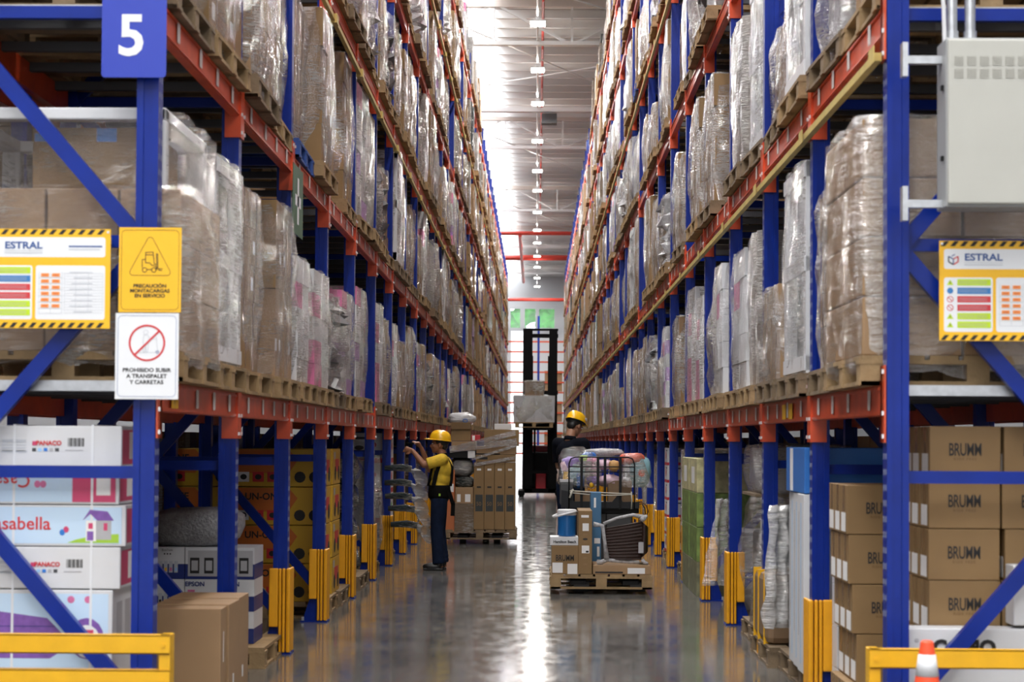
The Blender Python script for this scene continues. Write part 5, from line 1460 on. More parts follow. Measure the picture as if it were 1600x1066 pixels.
blob('toy_bag', 'white plush in clear film beside the tan toy', [(981, 735, dT - 0.05, 0.05, 0.08, 0.09, WHITE, 0.3), (980, 748, dT - 0.08, 0.05, 0.06, 0.035, WHITE, 0.3)], (981, 738, dT, 0.07, 0.12, 0.12, 0.7))
blob('film_bundle', 'silver bubble-wrapped bundle lying on top of the toy bags', [(944, 706, dT + 0.1, 0.23, 0.14, 0.045, BUB, 0.25)], None, cat='bundle')
t = blob('blanket_bag', 'large clear bag with a red and teal blanket hanging over the right end', [(1000, 736, dT - 0.05, 0.13, 0.14, 0.17, TTE, 0.15), (988, 716, dT - 0.04, 0.15, 0.14, 0.065, TRD, 0.2)], None)
m = MB(); c = at(1002, 738, dT - 0.05) - t.location
pts = []
for k in range(20):
    a = 2 * PI * k / 20; r = 0.050 if k % 2 else 0.030; pts.append((c.x + r * math.cos(a), c.y - 0.135 - 0.012 * (1 if k % 2 == 0 else 0), c.z + r * math.sin(a)))
m.add(pts + [(p[0], p[1] + 0.01, p[2]) for p in pts], [tuple(range(20)), tuple(reversed(range(20, 40)))] + [(k, k + 20, (k + 1) % 20 + 20, (k + 1) % 20) for k in range(20)], TRD); m.build('star_print', t)
a_, b_, c_, d_ = [at(px, py, dT - 0.22) - t.location for px, py in ((972, 760), (1021, 761), (1003, 708), (975, 708))]
quad_slab(MB(), [a_, b_, c_, d_], a_.y - 0.0, a_.y + 0.36, FILMG, 10).build('clear_bag', t, smooth=True)
box_px('open_carton', 'small brown carton low in the truck carrier, middle', 899, 925, 768, 788, dG + 0.15, 0.25, CART3)
box_px('open_carton', 'small brown carton low in the truck carrier, towards the post side', 951, 988, 750, 788, dG + 0.16, 0.25, CART3)

# --- wrapped mixed load on a low lift behind the man in yellow
D2 = 27.0
h2 = lambda py: fz(py, D2); w2 = lambda px: fxx(px, D2)
tag(obj('wooden_pallet', pallet_mesh(WOOD2, 1.20, 1.12).mesh('pallet'), None, (w2(751), D2 + 0.6, 0.075)), 'dark wooden pallet under the tall mixed load behind the man in yellow', 'pallet')
z2 = 0.225
DKP = mat('dark_panel_print', (0.03, 0.035, 0.035), 0.5)
for k in range(4):
    t = carton('screen_carton', 'tall brown carton with dark numbered panel, %s of four counted from the man' % ('first', 'second', 'third', 'last')[k], w2(741.5 + 16.2 * k), w2(741.5 + 16.2 * (k + 1)) - 0.004, D2, D2 + 0.7, z2, h2(723), CART, 'four tall brown cartons',
               patches=(('f', 0.15, 0.88, 0.27, 0.52, DKP), ('f', 0.3, 0.7, 0.62, 0.645, INK), ('f', 0.3, 0.7, 0.88, 0.91, WHITEM)), texts=(('50', 0.085, CART, 0.5, 0.355, dict(sx=0.9)),))
t = box_px('wrapped_carton', 'film-wrapped brown carton beside the four tall cartons', 712.5, 740.5, 762, 833, D2, 0.5, CART2, patches=(('f', 0.1, 0.3, 0.68, 0.85, WHITEM), ('f', 0.55, 0.85, 0.68, 0.85, WHITEM)))
MB().box(-0.142, 0.142, -0.262, 0.26, 0.0, 0.45, WRAP_B).build('film_band', t)
box_px('orange_carton', 'orange carton half hidden behind the man in yellow', 696, 711.5, 735, 833, D2 + 0.05, 0.5, mat('orange_carton_print', (0.50, 0.15, 0.05), 0.5), patches=(('f', 0.3, 0.9, 0.65, 0.78, WHITEM),))
m = MB(); m.ell((0, 0, 0), (0.145, 0.24, 0.085), WRAP_K, 16, 9, nz=0.15, seed=3, pw=0.5); tag(m.build('black_bag', None, tuple(at(726.5, 753.5, D2 + 0.3)), smooth=True), 'black plastic bag on the film-wrapped carton', 'bag')
m = MB(); m.ell((0, 0, 0), (0.19, 0.26, 0.155), film_mat('silver_bag_film', 0.2, 0.75, solid=(0.22, 0.22, 0.23), scale=3), 18, 10, nz=0.2, seed=5, pw=0.8); tag(m.build('silver_bag', None, tuple(at(723, 731, D2 + 0.3)), smooth=True), 'round silver-grey bag squeezed into the mixed load', 'bag')
box_px('black_carton', 'flat black carton with white label across the mixed load', 703, 743, 705, 716, D2 + 0.02, 0.6, BLACK, patches=(('f', 0.72, 1.0, 0.0, 1.0, WHITEM),))
box_px('flat_carton', 'flat brown carton lying directly on the four tall ones', 744, 806, 711, 722, D2 + 0.02, 0.65, CART, patches=(('f', 0.08, 0.3, 0.35, 0.7, INK),))
box_px('flat_carton', 'flat brown carton, second above the four tall ones', 745, 807, 697.5, 710.5, D2 + 0.03, 0.65, CART2, patches=(('f', 0.0, 0.6, 0.0, 0.14, BLACK),))
t = box_px('large_carton', 'large brown carton topping the mixed load', 757, 811, 671.5, 697, D2 + 0.05, 0.6, CART, texts=(('FRAGIL', 0.045, TAPE, 0.5, 0.4, dict(sx=1.4)),))
box_px('brown_carton', 'brown carton in the upper layer just behind the hard hat', 706, 744, 690, 704.5, D2 + 0.05, 0.55, CART2)
t = box_px('open_carton', 'open brown carton with flap raised behind the hard hat', 705, 736, 668, 689.5, D2 + 0.08, 0.45, CART)
m = MB(); m.box(-0.15, 0.15, -0.24, -0.232, 0.205, 0.31, TAPE, Matrix.Rotation(R(6), 4, 'X')); m.build('flap', t)
box_px('white_carton', 'small white carton on the large carton of the mixed load', 773, 799, 662.5, 671, D2 + 0.2, 0.3, WHITE)
m = MB(); m.ell((0, 0, 0), (0.21, 0.2, 0.10), film_mat('white_bag_film', 0.3, 0.9, tint=(0.8, 0.8, 0.82), solid=(0.6, 0.6, 0.62), scale=3), 18, 10, nz=0.3, seed=8, pw=0.8)
t = tag(m.build('white_bag', None, tuple(at(722, 655, D2 + 0.35)), smooth=True), 'white plastic bag with blue ring print high on the mixed load', 'bag')
m = MB(); m.tube([(0.06 + 0.035 * math.cos(a * PI / 6), -0.20, -0.03 + 0.025 * math.sin(a * PI / 6)) for a in range(13)], 0.006, MIDBLUE, 5); m.build('ring_print', t)
box_px('red_carton', 'small red and white carton between open carton and large carton', 737, 751, 680, 689.5, D2 + 0.2, 0.3, RED, patches=(('f', 0.1, 0.4, 0.1, 0.9, WHITEM),))
t = tag(empty('stretch_wrap', (0, D2, 0)), 'clear stretch wrap pulled in diagonal bands round the mixed load', 'plastic film')
for (xa, ya, xb, yb, wd) in ((741, 727, 806, 715, 0.05), (703, 703, 808, 690, 0.10), (716, 700, 806, 676, 0.08), (738, 718, 808, 696, 0.04)):
    A = at(xa, ya, D2 - 0.02); Bq = at(xb, yb, D2 - 0.02)
    MB().bar((A.x, -0.02, A.z), (Bq.x, -0.02, Bq.z), 0.003, wd, FILM2, up=(-(Bq.z - A.z), 0, Bq.x - A.x)).build('wrap_band', t)
# low lift that carries it
t = tag(empty('pallet_truck', (w2(751), D2 + 1.2, 0)), 'dark pallet truck whose forks hold the mixed load off the floor', 'pallet truck')
for s_ in (-0.26, 0.26):
    MB().box(s_ - 0.08, s_ + 0.08, -1.15, 0.2, 0.085, 0.135, BLACK).build('fork', t)
    MB().tube([(s_ - 0.05, -1.0, 0.05), (s_ + 0.05, -1.0, 0.05)], 0.05, RUBBER, 14).build('wheel', t)
m = MB(); m.box(-0.4, 0.4, 0.1, 0.7, 0.1, 0.8, TRK); m.build('body', t, bevel=0.03)
m = MB(); m.tube([(0, 0.5, 0.09), (0.1, 0.5, 0.09)], 0.09, RUBBER, 16); m.build('wheel', t)

# --- reach truck far down the aisle
D3 = 50.0
rx = lambda px: fxx(px, D3); rz3 = lambda py: fz(py, D3)
FK = mat('forklift_black', (0.005, 0.005, 0.006), 0.6, spec=0.1)
t = tag(empty('reach_truck', (rx(844.5), D3, 0)), 'tall black reach truck with raised mast far down the aisle', 'forklift truck')
ox = rx(844.5)
for a, c in ((817, 833), (858, 872)):
    MB().box(rx(a) - ox, rx(c) - ox - 0.02, 0, 0.20, 0.12, rz3(513), FK).build('mast_channel', t)
for a, c in ((828, 833), (856, 860)):
    MB().box(rx(a) - ox, rx(c) - ox, -0.05, 0.10, 0.3, rz3(556), FK).build('inner_mast', t)
for a, c in ((513, 516), (521, 527), (610, 616), (735, 740)):
    MB().box(rx(817) - ox, rx(872) - ox, 0.05, 0.15, rz3(c), rz3(a), FK).build('cross_member', t)
MB().tube([(rx(836) - ox, 0.1, 0.3), (rx(836) - ox, 0.1, rz3(600))], 0.03, FK, 8).build('lift_cylinder', t)
MB().box(rx(824) - ox, rx(866) - ox, -0.12, 0.0, rz3(672), rz3(640), FK).build('fork_carriage', t)
for px in (827, 857): MB().box(rx(px) - ox - 0.06, rx(px) - ox + 0.06, -1.25, -0.05, rz3(670) - 0.02, rz3(670) + 0.03, FK).build('fork', t)
MB().box(rx(819) - ox, rx(870) - ox, 0.5, 1.7, 0.15, 1.25, FK).build('body', t, bevel=0.05)
MB().box(rx(838) - ox, rx(854) - ox, 0.44, 0.5, rz3(765), rz3(737), RED).build('red_panel', t, bevel=0.02)
MB().box(rx(817) - ox, rx(820.5) - ox, 0.3, 1.4, rz3(758), rz3(700), RED).build('side_panel', t, bevel=0.01)
MB().box(rx(830) - ox, rx(858) - ox, 0.9, 1.5, 1.25, rz3(696), mat('seat_red', (0.25, 0.01, 0.02), 0.5)).build('seat', t, bevel=0.04)
for px in (822, 866): MB().tube([(rx(px) - ox, 0.5, 1.2), (rx(px) - ox, 0.55, 2.25)], 0.03, FK, 8).build('guard_post', t)
MB().box(rx(820) - ox, rx(869) - ox, 0.4, 1.7, 2.25, 2.31, FK).build('overhead_guard', t)
for a, c in ((811, 821), (868, 877)):
    MB().box(rx(a) - ox, rx(c) - ox, -0.9, 0.9, 0.06, 0.20, FK).build('support_leg', t, bevel=0.02)
    MB().tube([(rx(a) - ox + 0.02, -0.8, 0.09), (rx(c) - ox - 0.02, -0.8, 0.09)], 0.09, RUBBER, 14).build('load_wheel', t)
MB().box(rx(817) - ox, rx(872) - ox, 0.0, 1.2, 0.10, 0.22, FK).build('chassis', t)
zl = rz3(670) + 0.032
t = tag(empty('pallet_load', (rx(835), D3 - 0.68, zl)), 'grey film-wrapped cartons on the raised forks of the reach truck', 'pallet load')
obj('pallet', PME, t, (0, 0, 0), rz=PI / 2)
m = MB(); m.box(-0.55, 0.0, -0.5, 0.5, PH, PH + 0.72, GREY); m.box(0.005, 0.56, -0.5, 0.5, PH, PH + 0.72, GREY); m.box(-0.25, 0.25, -0.4, 0.4, PH + 0.725, PH + 1.12, CART3); m.build('cartons', t)
shell_mesh(1.02, 1.14, PH - 0.03, PH + 0.74, FILM2, 12.0, amp=0.03, bulge=0.0).build('film', t, smooth=True)
shell_mesh(0.84, 0.56, PH + 0.74, PH + 1.15, FILM2, 14.0, amp=0.05, bulge=0.0).build('film', t, smooth=True)

# --- rolls of film with white bag tails by the man in yellow
for k, (px, py) in enumerate(((640, 734), (640, 757), (641, 778), (646, 797), (650, 822))):
    d = 21.9; p = at(px, py, d)
    t = tag(empty('film_roll_bag', (p.x, p.y, p.z)), 'plastic-wrapped roll with a white bag tail by the man in yellow, %s of five' % ('top', 'second', 'third', 'fourth', 'bottom')[k], 'bag', 'rolls with white bag tails')
    if k < 5: MB().tube([(-0.30, 0, 0.01), (-0.1, 0, 0.02), (0.03, 0, 0)], [0.032, 0.045, 0.04], WRAP_K, 12).build('roll', t, smooth=True)
    m = MB(); vs = []; nn = 12
    for i in range(8):
        f = i / 7; c = Vector((0.02 + 0.13 * f, -0.03 * f, -0.01 - 0.10 * f)); r = 0.022 + 0.085 * f
        for j in range(nn):
            a = 2 * PI * j / nn; q_ = noise.noise(Vector((a, f * 3, k * 3.3)))
            vs.append((c.x + (r + 0.02 * q_) * math.cos(a) * 0.75 - 0.035 * math.sin(a), c.y + 0.05 * math.cos(a + 1.5) * f, c.z + (r + 0.03 * q_) * math.sin(a)))
    fs = [(i * nn + j, i * nn + (j + 1) % nn, (i + 1) * nn + (j + 1) % nn, (i + 1) * nn + j) for i in range(7) for j in range(nn)]
    m.add(vs, fs + [tuple(range(nn))], MILK); m.build('bag_tail', t, smooth=True)

# --- cross rack at the aisle's end
t = tag(empty('end_rack', (0, 126, 0)), 'orange-beamed rack standing across the far end of the aisle', 'pallet rack')
for z in [0.6 + 0.72 * k for k in range(12)]:
    MB().box(-3.2, 3.2, -0.05, 0.05, z, z + 0.11, ORANGE).build('beam', t)
for x in (-3.2, 0.1, 3.2): MB().box(x - 0.08, x + 0.08, -0.06, 0.06, 0, 10.4, BLUE).build('upright', t)
m = MB()
for k in range(3): m.box(0.55, 1.8, 0.1, 1.0, 0.75 + 2.16 * k, 2.2 + 2.16 * k, CART2)
tag(m.build('stored_cartons', t), kind='stuff')
# ================================================================== people
SKIN = mat('skin', (0.30, 0.13, 0.07), 0.5)
SKIN2 = mat('skin_tan', (0.34, 0.17, 0.10), 0.5)
HAIR = mat('black_hair', (0.008, 0.007, 0.007), 0.5)
HAT = mat('hard_hat_yellow', (0.90, 0.50, 0.01), 0.25, coat=0.4)
SHIRT = mat('yellow_cotton', (0.72, 0.48, 0.035), 0.8, var=0.12, vscale=12, bump=0.3, bscale=25)
JEAN = mat('navy_denim', (0.007, 0.013, 0.034), 0.9, spec=0.15, var=0.25, vscale=10, bump=0.3, bscale=25)
FABK = mat('black_webbing', (0.006, 0.006, 0.006), 0.95, spec=0.08)
TEE = mat('black_navy_cotton', (0.005, 0.006, 0.010), 0.95, spec=0.08, var=0.2)
SHOE = mat('black_leather', (0.010, 0.010, 0.010), 0.35)
EYEW = mat('eye_white', (0.7, 0.7, 0.68), 0.3)

def fuse(mb, name, parent, mt, voxel=0.008, smooth=3):
    """one continuous surface out of overlapping closed shapes"""
    me = mb.mesh(name); o = bpy.data.objects.new(name, me); COL.objects.link(o)
    r = o.modifiers.new('r', 'REMESH'); r.mode = 'VOXEL'; r.voxel_size = voxel; r.use_smooth_shade = True
    s_ = o.modifiers.new('s', 'SMOOTH'); s_.iterations = smooth; s_.factor = 0.5
    dg = bpy.context.evaluated_depsgraph_get(); dg.update()
    m2 = bpy.data.meshes.new_from_object(o.evaluated_get(dg)); m2.name = name
    bpy.data.objects.remove(o)
    m2.materials.clear(); m2.materials.append(mt)
    m2.polygons.foreach_set('use_smooth', [True] * len(m2.polygons))
    m2.polygons.foreach_set('material_index', [0] * len(m2.polygons))
    return obj(name, m2, parent)

def limb(m, pts, rs, mt=None, n=5):
    """smooth tapered limb through the joints"""
    mt = mt or SKIN; P_, R_ = [], []
    pts = [Vector(p) for p in pts]
    for i in range(len(pts) - 1):
        for k in range(n):
            f = k / n; P_.append(pts[i].lerp(pts[i + 1], f)); R_.append(rs[i] * (1 - f) + rs[i + 1] * f)
    P_.append(pts[-1]); R_.append(rs[-1])
    m.tube(P_, R_, mt, 12)
    for p, r in zip(pts, rs): m.ell(p, (r, r, r), mt, 12, 8)

def hand(m, wrist, direc, palm_n, mt, curl=0.5, sgn=1, sc=1.0):
    """palm, four fingers of unequal length with knuckle bends, thumb off the side near the palm's base"""
    w = Vector(wrist); d = Vector(direc).normalized(); nrm = Vector(palm_n).normalized(); side = d.cross(nrm).normalized() * sgn
    nrm = (nrm - d * nrm.dot(d)).normalized()
    pl = 0.085 * sc
    for k in range(6):
        f = k / 5; c = w + d * (pl * f)
        wd = (0.026 + 0.016 * f) * sc
        m.ell(c, (wd, wd, wd) if False else (0.017 * sc + abs(side.x) * (wd - 0.015), 0.017 * sc + abs(side.y) * (wd - 0.015), 0.017 * sc + abs(side.z) * (wd - 0.015)), mt, 10, 7)
    for j, (off, ln) in enumerate(((0.030, 0.072), (0.010, 0.080), (-0.011, 0.074), (-0.030, 0.058))):
        p = w + d * pl * 0.95 + side * off * sc; dd = d.copy(); pts = [p]
        for s_, fr in enumerate((0.45, 0.32, 0.25)):
            a = curl * (0.5 + 0.5 * s_ + 0.06 * j)
            dd = (d * math.cos(a) + nrm * math.sin(a)).normalized(); p = p + dd * ln * fr * sc; pts.append(p)
        m.tube(pts, [0.0092 * sc, 0.0088 * sc, 0.0082 * sc, 0.0070 * sc], mt, 8); m.ell(pts[-1], (0.007 * sc,) * 3, mt, 8, 6)
    p = w + d * 0.025 * sc + side * 0.026 * sc
    pts = [p, p + (d * 0.6 + side * 0.8).normalized() * 0.032 * sc, p + (d * 0.6 + side * 0.8).normalized() * 0.032 * sc + (d * 0.85 + nrm * 0.5).normalized() * 0.03 * sc, p + (d * 0.6 + side * 0.8).normalized() * 0.032 * sc + (d * 0.85 + nrm * 0.6).normalized() * 0.052 * sc]
    m.tube(pts, [0.013 * sc, 0.011 * sc, 0.010 * sc, 0.008 * sc], mt, 8); m.ell(pts[-1], (0.008 * sc,) * 3, mt, 8, 6)

def head(m, c, mt, M):
    """head parts in head space (face to +x), M places them; height about 0.225"""
    e = lambda p, r, pw=1.0, seg=16: m.ell(p, r, mt, seg, 12, M=M, pw=pw)
    e((-0.012, 0, 0.035), (0.098, 0.077, 0.088)); e((0.022, 0, -0.02), (0.066, 0.060, 0.080)); e((0.042, 0, -0.062), (0.042, 0.042, 0.036))
    e((0.062, 0, -0.085), (0.022, 0.024, 0.018)); e((0.078, 0, 0.030), (0.016, 0.045, 0.012))
    m.tube([M @ Vector((0.080, 0, 0.018)), M @ Vector((0.094, 0, -0.004)), M @ Vector((0.106, 0, -0.022))], [0.009, 0.011, 0.013], mt, 8)
    e((0.094, 0.011, -0.028), (0.010, 0.009, 0.008), seg=8); e((0.094, -0.011, -0.028), (0.010, 0.009, 0.008), seg=8); e((0.104, 0, -0.025), (0.011, 0.010, 0.010), seg=10)
    e((0.084, 0, -0.046), (0.012, 0.022, 0.006), seg=10); e((0.083, 0, -0.057), (0.012, 0.020, 0.007), seg=10)
    for s_ in (-1, 1):
        e((0.058, 0.036 * s_, -0.015), (0.028, 0.022, 0.022)); e((-0.010, 0.078 * s_, -0.005), (0.014, 0.009, 0.028), seg=10); e((-0.004, 0.076 * s_, -0.022), (0.008, 0.008, 0.014), seg=8)

def person(name, label, loc, rz, J, hm, skin, top, trousers, helmet_logo=False, belt=True, seed=0):
    t = tag(empty(name, loc, rz), label, 'person')
    Mh = Matrix.Translation(Vector(J['head'])) @ hm
    m = MB()
    head(m, None, skin, Mh)
    nk = Mh @ Vector((-0.03, 0, -0.06)); m.tube([nk, Vector(J['neck'])], [0.052, 0.058], skin, 12)
    ch, wa, pe = Vector(J['chest']), Vector(J['waist']), Vector(J['pelvis'])
    m.ell(ch, (0.105, 0.165, 0.16), skin, 16, 10); m.ell((ch + wa) / 2, (0.10, 0.145, 0.16), skin, 16, 10); m.ell(wa, (0.10, 0.14, 0.12), skin, 16, 10); m.ell(pe, (0.11, 0.16, 0.11), skin, 16, 10)
    m.tube([Vector(J['neck']), ch], [0.058, 0.09], skin, 12)
    for s_, k in ((1, 'L'), (-1, 'R')):
        sh, el, wr = Vector(J['sh' + k]), Vector(J['el' + k]), Vector(J['wr' + k])
        m.tube([ch + Vector((0, 0, 0.07)), sh], [0.07, 0.058], skin, 12)
        limb(m, [sh, el, el.lerp(wr, 0.3), wr], [0.054, 0.039, 0.040, 0.026], skin)
        hand(m, wr, J['hd' + k], J['hn' + k], skin, curl=J['hc' + k], sgn=s_ * J.get('ths', 1))
        hp, kn, an = Vector(J['hp' + k]), Vector(J['kn' + k]), Vector(J['an' + k])
        limb(m, [hp, kn, kn.lerp(an, 0.3), an], [0.080, 0.052, 0.055, 0.034], skin)
        m.ell(an + Vector((0.06, 0, -0.045)), (0.12, 0.042, 0.035), skin, 12, 8)
    fuse(m, 'body', t, skin, 0.0075, 2)
    # shirt
    m = MB()
    m.ell(ch, (0.125, 0.185, 0.165), top, 18, 12); m.ell((ch + wa) / 2, (0.122, 0.168, 0.17), top, 18, 12); m.ell(wa, (0.122, 0.162, 0.14), top, 18, 12)
    m.ell((ch + Vector(J['neck'])) / 2 + Vector((0, 0, 0.0)), (0.085, 0.13, 0.075), top, 16, 10)
    for k in ('L', 'R'):
        sh, el = Vector(J['sh' + k]), Vector(J['el' + k])
        m.tube([ch + Vector((0, 0, 0.08)), sh], [0.085, 0.072], top, 14); m.ell(sh, (0.072,) * 3, top, 12, 8)
        m.tube([sh, sh.lerp(el, 0.45), sh.lerp(el, 0.80)], [0.072, 0.070, 0.072], top, 14)
    fuse(m, 'shirt', t, top, 0.010, 3)
    m = MB(); cn = Vector(J['neck'])
    m.tube([cn + Vector((0, 0, -0.03)), cn + Vector((0.005, 0, 0.015))], [0.075, 0.066], FABK if belt else top, 16); m.build('collar', t, smooth=True)
    # trousers
    m = MB(); m.ell(pe, (0.128, 0.175, 0.12), trousers, 16, 10); m.tube([pe, wa + Vector((0, 0, -0.04))], [0.13, 0.122], trousers, 16)
    for k in ('L', 'R'):
        hp, kn, an = Vector(J['hp' + k]), Vector(J['kn' + k]), Vector(J['an' + k])
        P_ = [hp, hp.lerp(kn, 0.5), kn, kn.lerp(an, 0.5), an + Vector((0, 0, -0.01))]; R_ = [0.100, 0.092, 0.080, 0.078, 0.078]
        m.tube(P_, R_, trousers, 16); m.ell(hp, (0.10,) * 3, trousers, 12, 8)
        for q_ in range(3): m.ell(an + Vector((0.0, 0, 0.03 + 0.045 * q_)), (0.082 - 0.004 * q_, 0.08 - 0.004 * q_, 0.018), trousers, 14, 6)
    fuse(m, 'trousers', t, trousers, 0.011, 2)
    for k in ('L', 'R'):
        an = Vector(J['an' + k]); m = MB()
        m.ell(an + Vector((0.085, 0, -0.045)), (0.115, 0.048, 0.036), SHOE, 16, 10, pw=0.8); m.ell(an + Vector((0, 0, -0.02)), (0.05, 0.044, 0.055), SHOE, 14, 8); m.box(an.x - 0.05, an.x + 0.19, an.y - 0.042, an.y + 0.042, an.z - 0.088, an.z - 0.068, SHOE)
        fuse(m, 'shoe', t, SHOE, 0.007, 2)
    # hair, eyes, brows
    m = MB()
    m.ell((-0.022, 0, 0.045), (0.098, 0.083, 0.082), HAIR, 18, 12); m.ell((-0.066, 0, -0.010), (0.044, 0.062, 0.052), HAIR, 16, 10)
    for s_ in (-1, 1): m.ell((0.022, 0.070 * s_, 0.028), (0.014, 0.010, 0.02), HAIR, 10, 8)
    o = fuse(m, 'hair', t, HAIR, 0.008, 1); o.matrix_local = Mh
    for s_ in (-1, 1):
        o = MB().ell((0.083, 0.030 * s_, 0.010), (0.010, 0.012, 0.007), EYEW, 10, 8).build('eye', t, smooth=True); o.matrix_local = Mh
        o = MB().ell((0.092, 0.030 * s_, 0.010), (0.003, 0.006, 0.006), HAIR, 8, 6).build('pupil', t, smooth=True); o.matrix_local = Mh
        o = MB().ell((0.088, 0.031 * s_, 0.026), (0.008, 0.020, 0.004), HAIR, 8, 6).build('eyebrow', t, smooth=True); o.matrix_local = Mh
    # hard hat
    hh = empty('hard_hat', parent=t); hh.matrix_local = Mh @ Matrix.Translation((-0.008, 0, 0.060)) @ Matrix.Rotation(R(-4), 4, 'Y')
    vs = []; seg = 28; prof = [(1.0, 0.0), (0.985, 0.25), (0.93, 0.5), (0.80, 0.74), (0.58, 0.90), (0.30, 0.985), (0.04, 1.0)]
    for r, z in prof:
        for k in range(seg):
            a = 2 * PI * k / seg; ridge = 0.006 if abs(math.sin(a)) < 0.25 and z > 0.3 else 0
            vs.append((0.132 * r * math.cos(a), 0.108 * r * math.sin(a), (0.118 + ridge) * z))
    n = len(prof)
    fs = [(i * seg + k, i * seg + (k + 1) % seg, (i + 1) * seg + (k + 1) % seg, (i + 1) * seg + k) for i in range(n - 1) for k in range(seg)] + [tuple((n - 1) * seg + k for k in range(seg))]
    MB().add(vs, fs, HAT).build('shell', hh, smooth=True)
    vs = []
    for k in range(seg):
        a = 2 * PI * k / seg; f = max(0, math.cos(a)); out = 0.012 + 0.055 * f ** 3
        for (rr, z) in ((1.0, 0.008), (1.0, -0.002)): vs.append((0.130 * math.cos(a), 0.106 * math.sin(a), z))
        for z in (0.004, -0.004): vs.append(((0.130 + out) * math.cos(a), (0.106 + out * 0.6) * math.sin(a), z - 0.012 * f))
    fs = []
    for k in range(seg):
        a, b2 = k * 4, ((k + 1) % seg) * 4
        fs += [(a, a + 2, b2 + 2, b2), (a + 2, a + 3, b2 + 3, b2 + 2), (a + 3, a + 1, b2 + 1, b2 + 3), (a + 1, a, b2, b2 + 1)]
    MB().add(vs, fs, HAT).build('brim', hh, smooth=True)
    m = MB(); m.tube([(0.122 * math.cos(a), 0.100 * math.sin(a), -0.012) for a in [R(60 + 240 * k / 12) for k in range(13)]], 0.010, BLACK, 6); m.build('headband', hh, smooth=True)
    if helmet_logo:
        m = MB(); m.ell((0.062, -0.094, 0.045), (0.022, 0.006, 0.022), GREY, 14, 8); m.build('badge', hh)
    return t

rotY = lambda a: Matrix.Rotation(R(a), 4, 'Y')
d = 21.7
X1 = (687 - 839) * d / FPX
J = dict(head=(0.0, 0, 1.518), neck=(-0.035, 0, 1.40), chest=(-0.045, 0, 1.235), waist=(-0.005, 0, 1.01), pelvis=(-0.005, 0, 0.90),
         shL=(-0.045, 0.175, 1.345), elL=(0.175, 0.185, 1.275), wrL=(0.315, 0.13, 1.445), hdL=(0.75, -0.35, 0.15), hnL=(-0.1, -0.8, -0.3), hcL=0.6,
         shR=(-0.03, -0.175, 1.345), elR=(0.13, -0.20, 1.215), wrR=(0.225, -0.10, 1.475), hdR=(0.35, 0.35, 0.55), hnR=(0.5, 0.3, -0.3), hcR=0.7,
         hpL=(-0.005, 0.085, 0.86), knL=(0.015, 0.10, 0.47), anL=(-0.01, 0.10, 0.09), hpR=(-0.005, -0.085, 0.86), knR=(0.0, -0.10, 0.47), anR=(-0.045, -0.10, 0.09))
man = person('person', 'person in yellow shirt, navy trousers and yellow hard hat reaching towards the rack', (X1, d, 0), PI, J, rotY(-3), SKIN, SHIRT, JEAN)
# back-support belt, braces and hanging strap
m = MB(); vs = []; seg = 28
for i, (z, rx_, ry_) in enumerate(((0.87, 0.132, 0.180), (0.90, 0.140, 0.186), (0.98, 0.136, 0.178), (1.03, 0.130, 0.176))):
    for k in range(seg):
        a = 2 * PI * k / seg; vs.append((-0.005 + rx_ * math.cos(a), ry_ * math.sin(a), z))
fs = [(i * seg + k, i * seg + (k + 1) % seg, (i + 1) * seg + (k + 1) % seg, (i + 1) * seg + k) for i in range(3) for k in range(seg)]
m.add(vs, fs, FABK); o = m.build('support_belt', man, smooth=True); o.modifiers.new('thick', 'SOLIDIFY').thickness = 0.006
for s_ in (-1, 1):
    pts = [(0.125, 0.12 * s_, 1.02), (0.098, 0.125 * s_, 1.16), (0.062, 0.12 * s_, 1.30), (0.0, 0.10 * s_, 1.400), (-0.09, 0.095 * s_, 1.385), (-0.160, 0.08 * s_, 1.25), (-0.155, 0.06 * s_, 1.10), (-0.140, 0.08 * s_, 1.02)]
    MB().tube(pts, 0.015, FABK, 8).build('shoulder_brace', man, smooth=True)
pts = [(-0.02, 0.178, 1.02), (-0.03, 0.186, 1.12), (-0.045, 0.200, 1.24), (-0.05, 0.20, 1.30)]
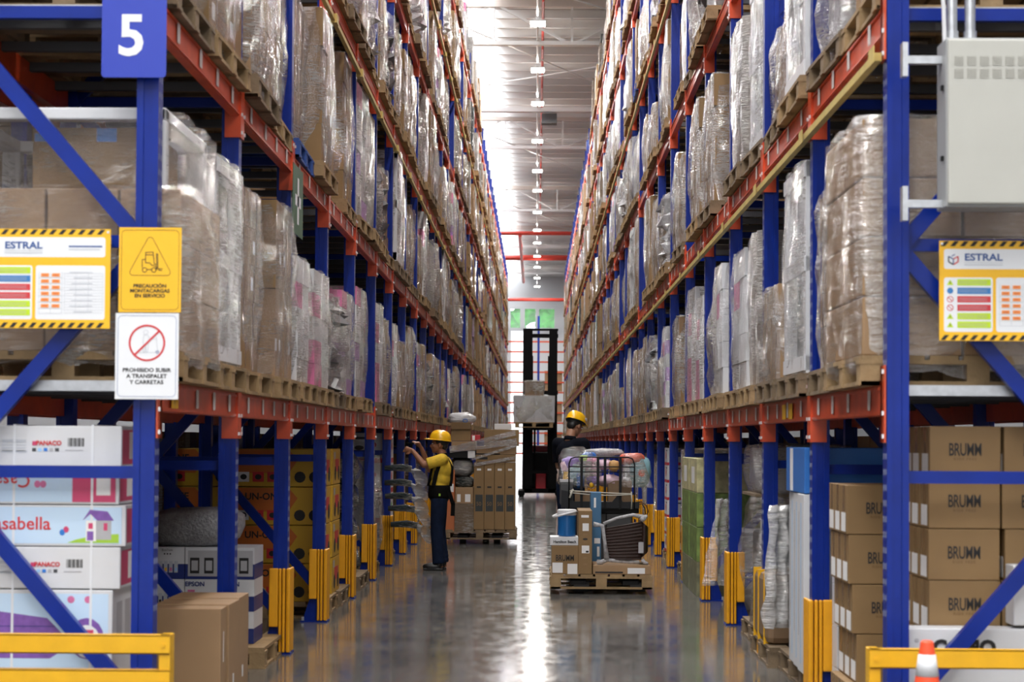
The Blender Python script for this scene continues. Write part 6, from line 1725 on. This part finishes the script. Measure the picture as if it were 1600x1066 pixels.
m = MB(); m.bar((0.06, 0.165, 1.02), (0.02, 0.178, 1.20), 0.05, 0.010, FABK, up=(0, 1, 0)); m.bar((0.02, 0.178, 1.19), (-0.01, 0.180, 1.27), 0.045, 0.010, FABK, up=(0, 1, 0)); m.build('side_strap', man)
m = MB(); m.bar((-0.12, 0.14, 0.98), (-0.18, 0.14, 0.80), 0.05, 0.008, FABK, up=(0, 1, 0)); m.bar((-0.18, 0.14, 0.81), (-0.175, 0.14, 0.66), 0.05, 0.008, FABK, up=(0, 1, 0)); m.build('hanging_strap', man)
m = MB(); m.box(-0.03, -0.008, 0.186, 0.190, 0.90, 0.93, LIME); m.build('belt_tag', man)
t = tag(empty('handheld_scanner', (X1 - 0.365, d + 0.02, 1.535), R(25)), 'small black scanner held up by the man in yellow', 'scanner')
MB().box(-0.045, 0.05, -0.03, 0.03, -0.012, 0.012, FABK).build('body', t, bevel=0.004); MB().box(0.0, 0.03, -0.018, 0.018, -0.075, -0.010, FABK).build('grip', t, bevel=0.004)

# second person: standing on the truck platform, turned away, looking down
d = 20.72
X2 = (893 - 839) * d / FPX
J = dict(head=(0.065, 0, 1.545), neck=(-0.02, 0, 1.415), chest=(-0.02, 0, 1.235), waist=(0.0, 0, 1.01), pelvis=(-0.01, 0, 0.90),
         shL=(-0.01, 0.195, 1.345), elL=(0.05, 0.235, 1.08), wrL=(0.24, 0.13, 1.02), hdL=(0.8, -0.3, -0.1), hnL=(0, 0, -1), hcL=0.5,
         shR=(-0.01, -0.195, 1.345), elR=(0.05, -0.235, 1.08), wrR=(0.24, -0.13, 1.02), hdR=(0.8, 0.3, -0.1), hnR=(0, 0, -1), hcR=0.5,
         hpL=(-0.01, 0.09, 0.86), knL=(0.02, 0.11, 0.47), anL=(-0.01, 0.11, 0.09), hpR=(-0.01, -0.09, 0.86), knR=(0.02, -0.11, 0.47), anR=(-0.01, -0.11, 0.09))
person('person', 'person in black T-shirt and yellow hard hat standing behind the loaded truck, head bowed', (X2, d, 0.202), R(48), J, rotY(24), SKIN2, TEE, JEAN, helmet_logo=True, belt=False)
